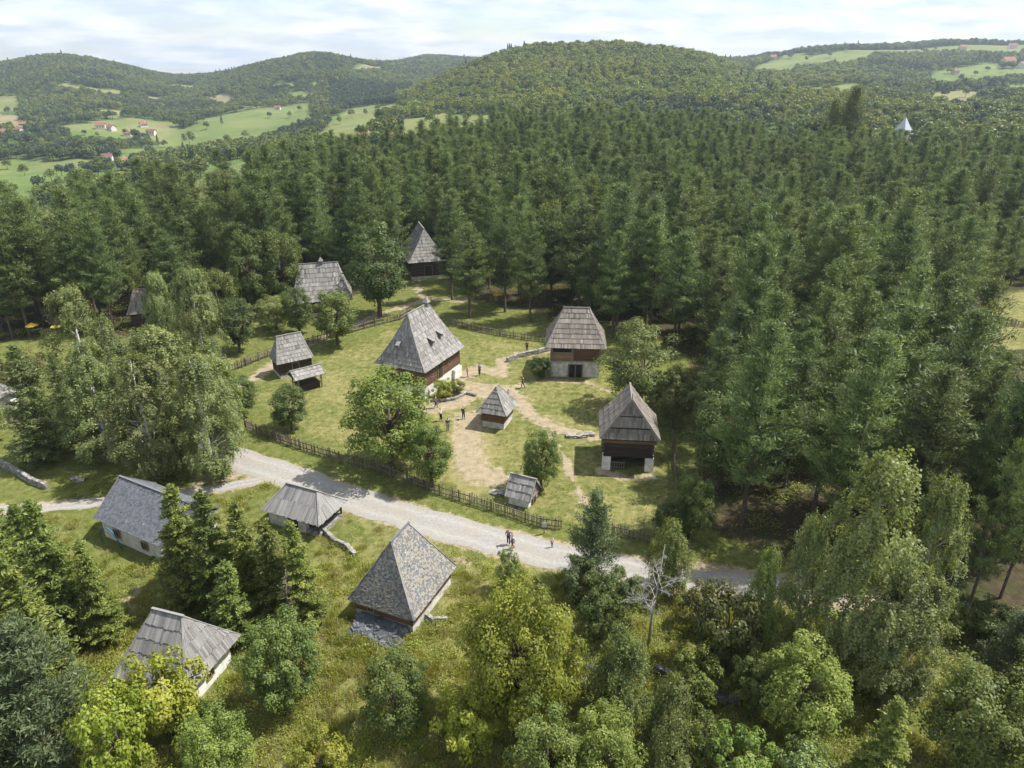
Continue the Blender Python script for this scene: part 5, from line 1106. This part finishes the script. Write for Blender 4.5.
# ------------------------------------------------------------------ rough herbs and grass on the lower slope (uncountable)
def tuft(seed, n, h, wd, spread, m, leafy=False):
    rs = np.random.RandomState(seed)
    if leafy:
        p = rs.normal(size=(n, 3))*np.array([spread, spread, h*.25])+np.array([0, 0, h*.5]); p[:, 2] = np.abs(p[:, 2]); return leafmesh('herb', [leaves(p, unit(rs.normal(size=(n, 3))*.38+np.array([0,0,.9])), wd*rs.uniform(.6, 1.4, n), .5+rs.normal(size=n)*.2, rs)], m)
    b_ = rs.normal(size=(n, 3))*np.array([spread, spread, 0]); d = unit(rs.normal(size=(n, 3))*np.array([.45, .45, .1])+np.array([0, 0, 1])); l = h*rs.uniform(.6, 1.2, n); return leafmesh('grass', [blades(b_+d*l[:, None]*.45, d, l, wd, .5+rs.normal(size=n)*.2, rs)], m)
HERB = []
for i, (me, nm) in enumerate(((tuft(1, 110, .35, .10, .3, M['weed'], True), 'herb_clump'), (tuft(2, 110, .45, .11, .34, M['weed'], True), 'herb_clump'), (tuft(3, 110, .45, .045, .22, M['drygrass']), 'grass_tuft'), (tuft(4, 110, .5, .05, .24, M['weed']), 'grass_tuft'), (tuft(5, 100, .4, .11, .3, M['yellow'], True), 'herb_clump'))):
    x_, y_ = at(*[(345,640),(440,660),(330,690),(385,622),(360,715)][i]); o_ = put(nm, me, None, (x_, y_, 0)); tag(o_, ['pale weed clump', 'bright leafy clump', 'straw-coloured grass tuft', 'green grass tuft', 'yellow-green leafy clump'][i]+' on the rough slope below the stone-roofed house', 'plant'); HERB.append((o_,))
rs = np.random.RandomState(17); n = 42000; x_ = rs.uniform(-45, 62, n); y_ = rs.uniform(24, 62, n)
dr_ = segdist(x_, y_, ROAD); lowside = y_ < np.interp(x_, [p[0] for p in ROAD], [p[1] for p in ROAD])-2.2
ok = lowside & (np.abs(x_) < .9*y_+4); rough = fnoise(x_, y_, 6, 90)
yc_ = np.interp(y_, [30, 42, 50], [1.0, .75, .12]); ok &= (rs.rand(n) < yc_*(.12+rough*.6)) & (dr_ > 2.5) & (segdist(x_, y_, LANE) > 1.5)
for (bx_, by_, br) in BLD: ok &= np.hypot(x_-bx_, y_-by_) > br*.62
x_, y_ = x_[ok], y_[ok]; nn2 = fnoise(x_, y_, 5, 91); vv = np.where(nn2 < .42, 1, np.where(nn2 < .5, 0, np.where(nn2 < .58, 3, np.where(nn2 < .66, 2, 4)))); sw = rs.rand(len(x_)) < .45; vv[sw] = rs.randint(0, 5, sw.sum())
print('herbs', len(x_))
scatter('rough_grass', np.stack([x_, y_, np.zeros(len(x_))], 1), rs.uniform(0, 6.28, len(x_)), rs.uniform(.5, 1.25, len(x_)), vv, HERB, 'rough grass and herbs covering the lower slope', 'grass')
# short grass in the yard and verges
n = 30000; x_ = rs.uniform(-40, 34, n); y_ = rs.uniform(46, 100, n); ok = segdist(x_, y_, ROAD) > 2.0
ok &= segdist(x_, y_, LANE) > 1.1
for pl, hw in PATHS: ok &= segdist(x_, y_, P2(pl)) > hw*1.1
for (bx_, by_, br) in BLD: ok &= np.hypot(x_-bx_, y_-by_) > br*.75
ok &= rs.rand(n) < np.clip(fnoise(x_, y_, 5, 95)*2-.55, 0.02, .8); x_, y_ = x_[ok], y_[ok]
scatter('lawn_grass', np.stack([x_, y_, np.zeros(len(x_))], 1), rs.uniform(0, 6.28, len(x_)), rs.uniform(.07, .15, len(x_)), rs.choice([2, 3], len(x_)), HERB, 'short tufts of grass in the yard and along the road', 'grass')
# undergrowth beneath the pines
n = 2600; x_ = rs.uniform(-110, 110, n); y_ = rs.uniform(38, 150, n); ok = inwood(x_, y_) & (np.abs(x_) < .8*y_) & (segdist(x_, y_, ROAD) > 3)
x_, y_ = x_[ok], y_[ok]; scatter('undergrowth', np.stack([x_, y_, height(x_, y_)], 1), rs.uniform(0, 6.28, len(x_)), rs.uniform(.8, 2.4, len(x_)), rs.choice([0, 1], len(x_)), HERB[:2], 'leafy undergrowth beneath the pines', 'undergrowth')

# ------------------------------------------------------------------ haze
HAZE = 0.00015
hz = MB(); hz.box(xs[0]-50, xs[-1]+50, ys[0]-50, ys[-1]+50, float(Z.min())-1.5, max(float(Z.max())+25, CAM_H+6)); hm = bpy.data.materials.new('haze_air'); hm.use_nodes = True
hn = hm.node_tree; hn.nodes.remove(hn.nodes['Principled BSDF']); pv = hn.nodes.new('ShaderNodeVolumePrincipled'); pv.inputs['Color'].default_value = (.74, .86, 1.0, 1); pv.inputs['Density'].default_value = HAZE; pv.inputs['Anisotropy'].default_value = .3
hn.links.new(pv.outputs[0], hn.nodes['Material Output'].inputs['Volume']); o_ = hz.build('haze', hm); tag(o_, 'thin bluish summer haze over the valley', 'haze', kind='stuff')
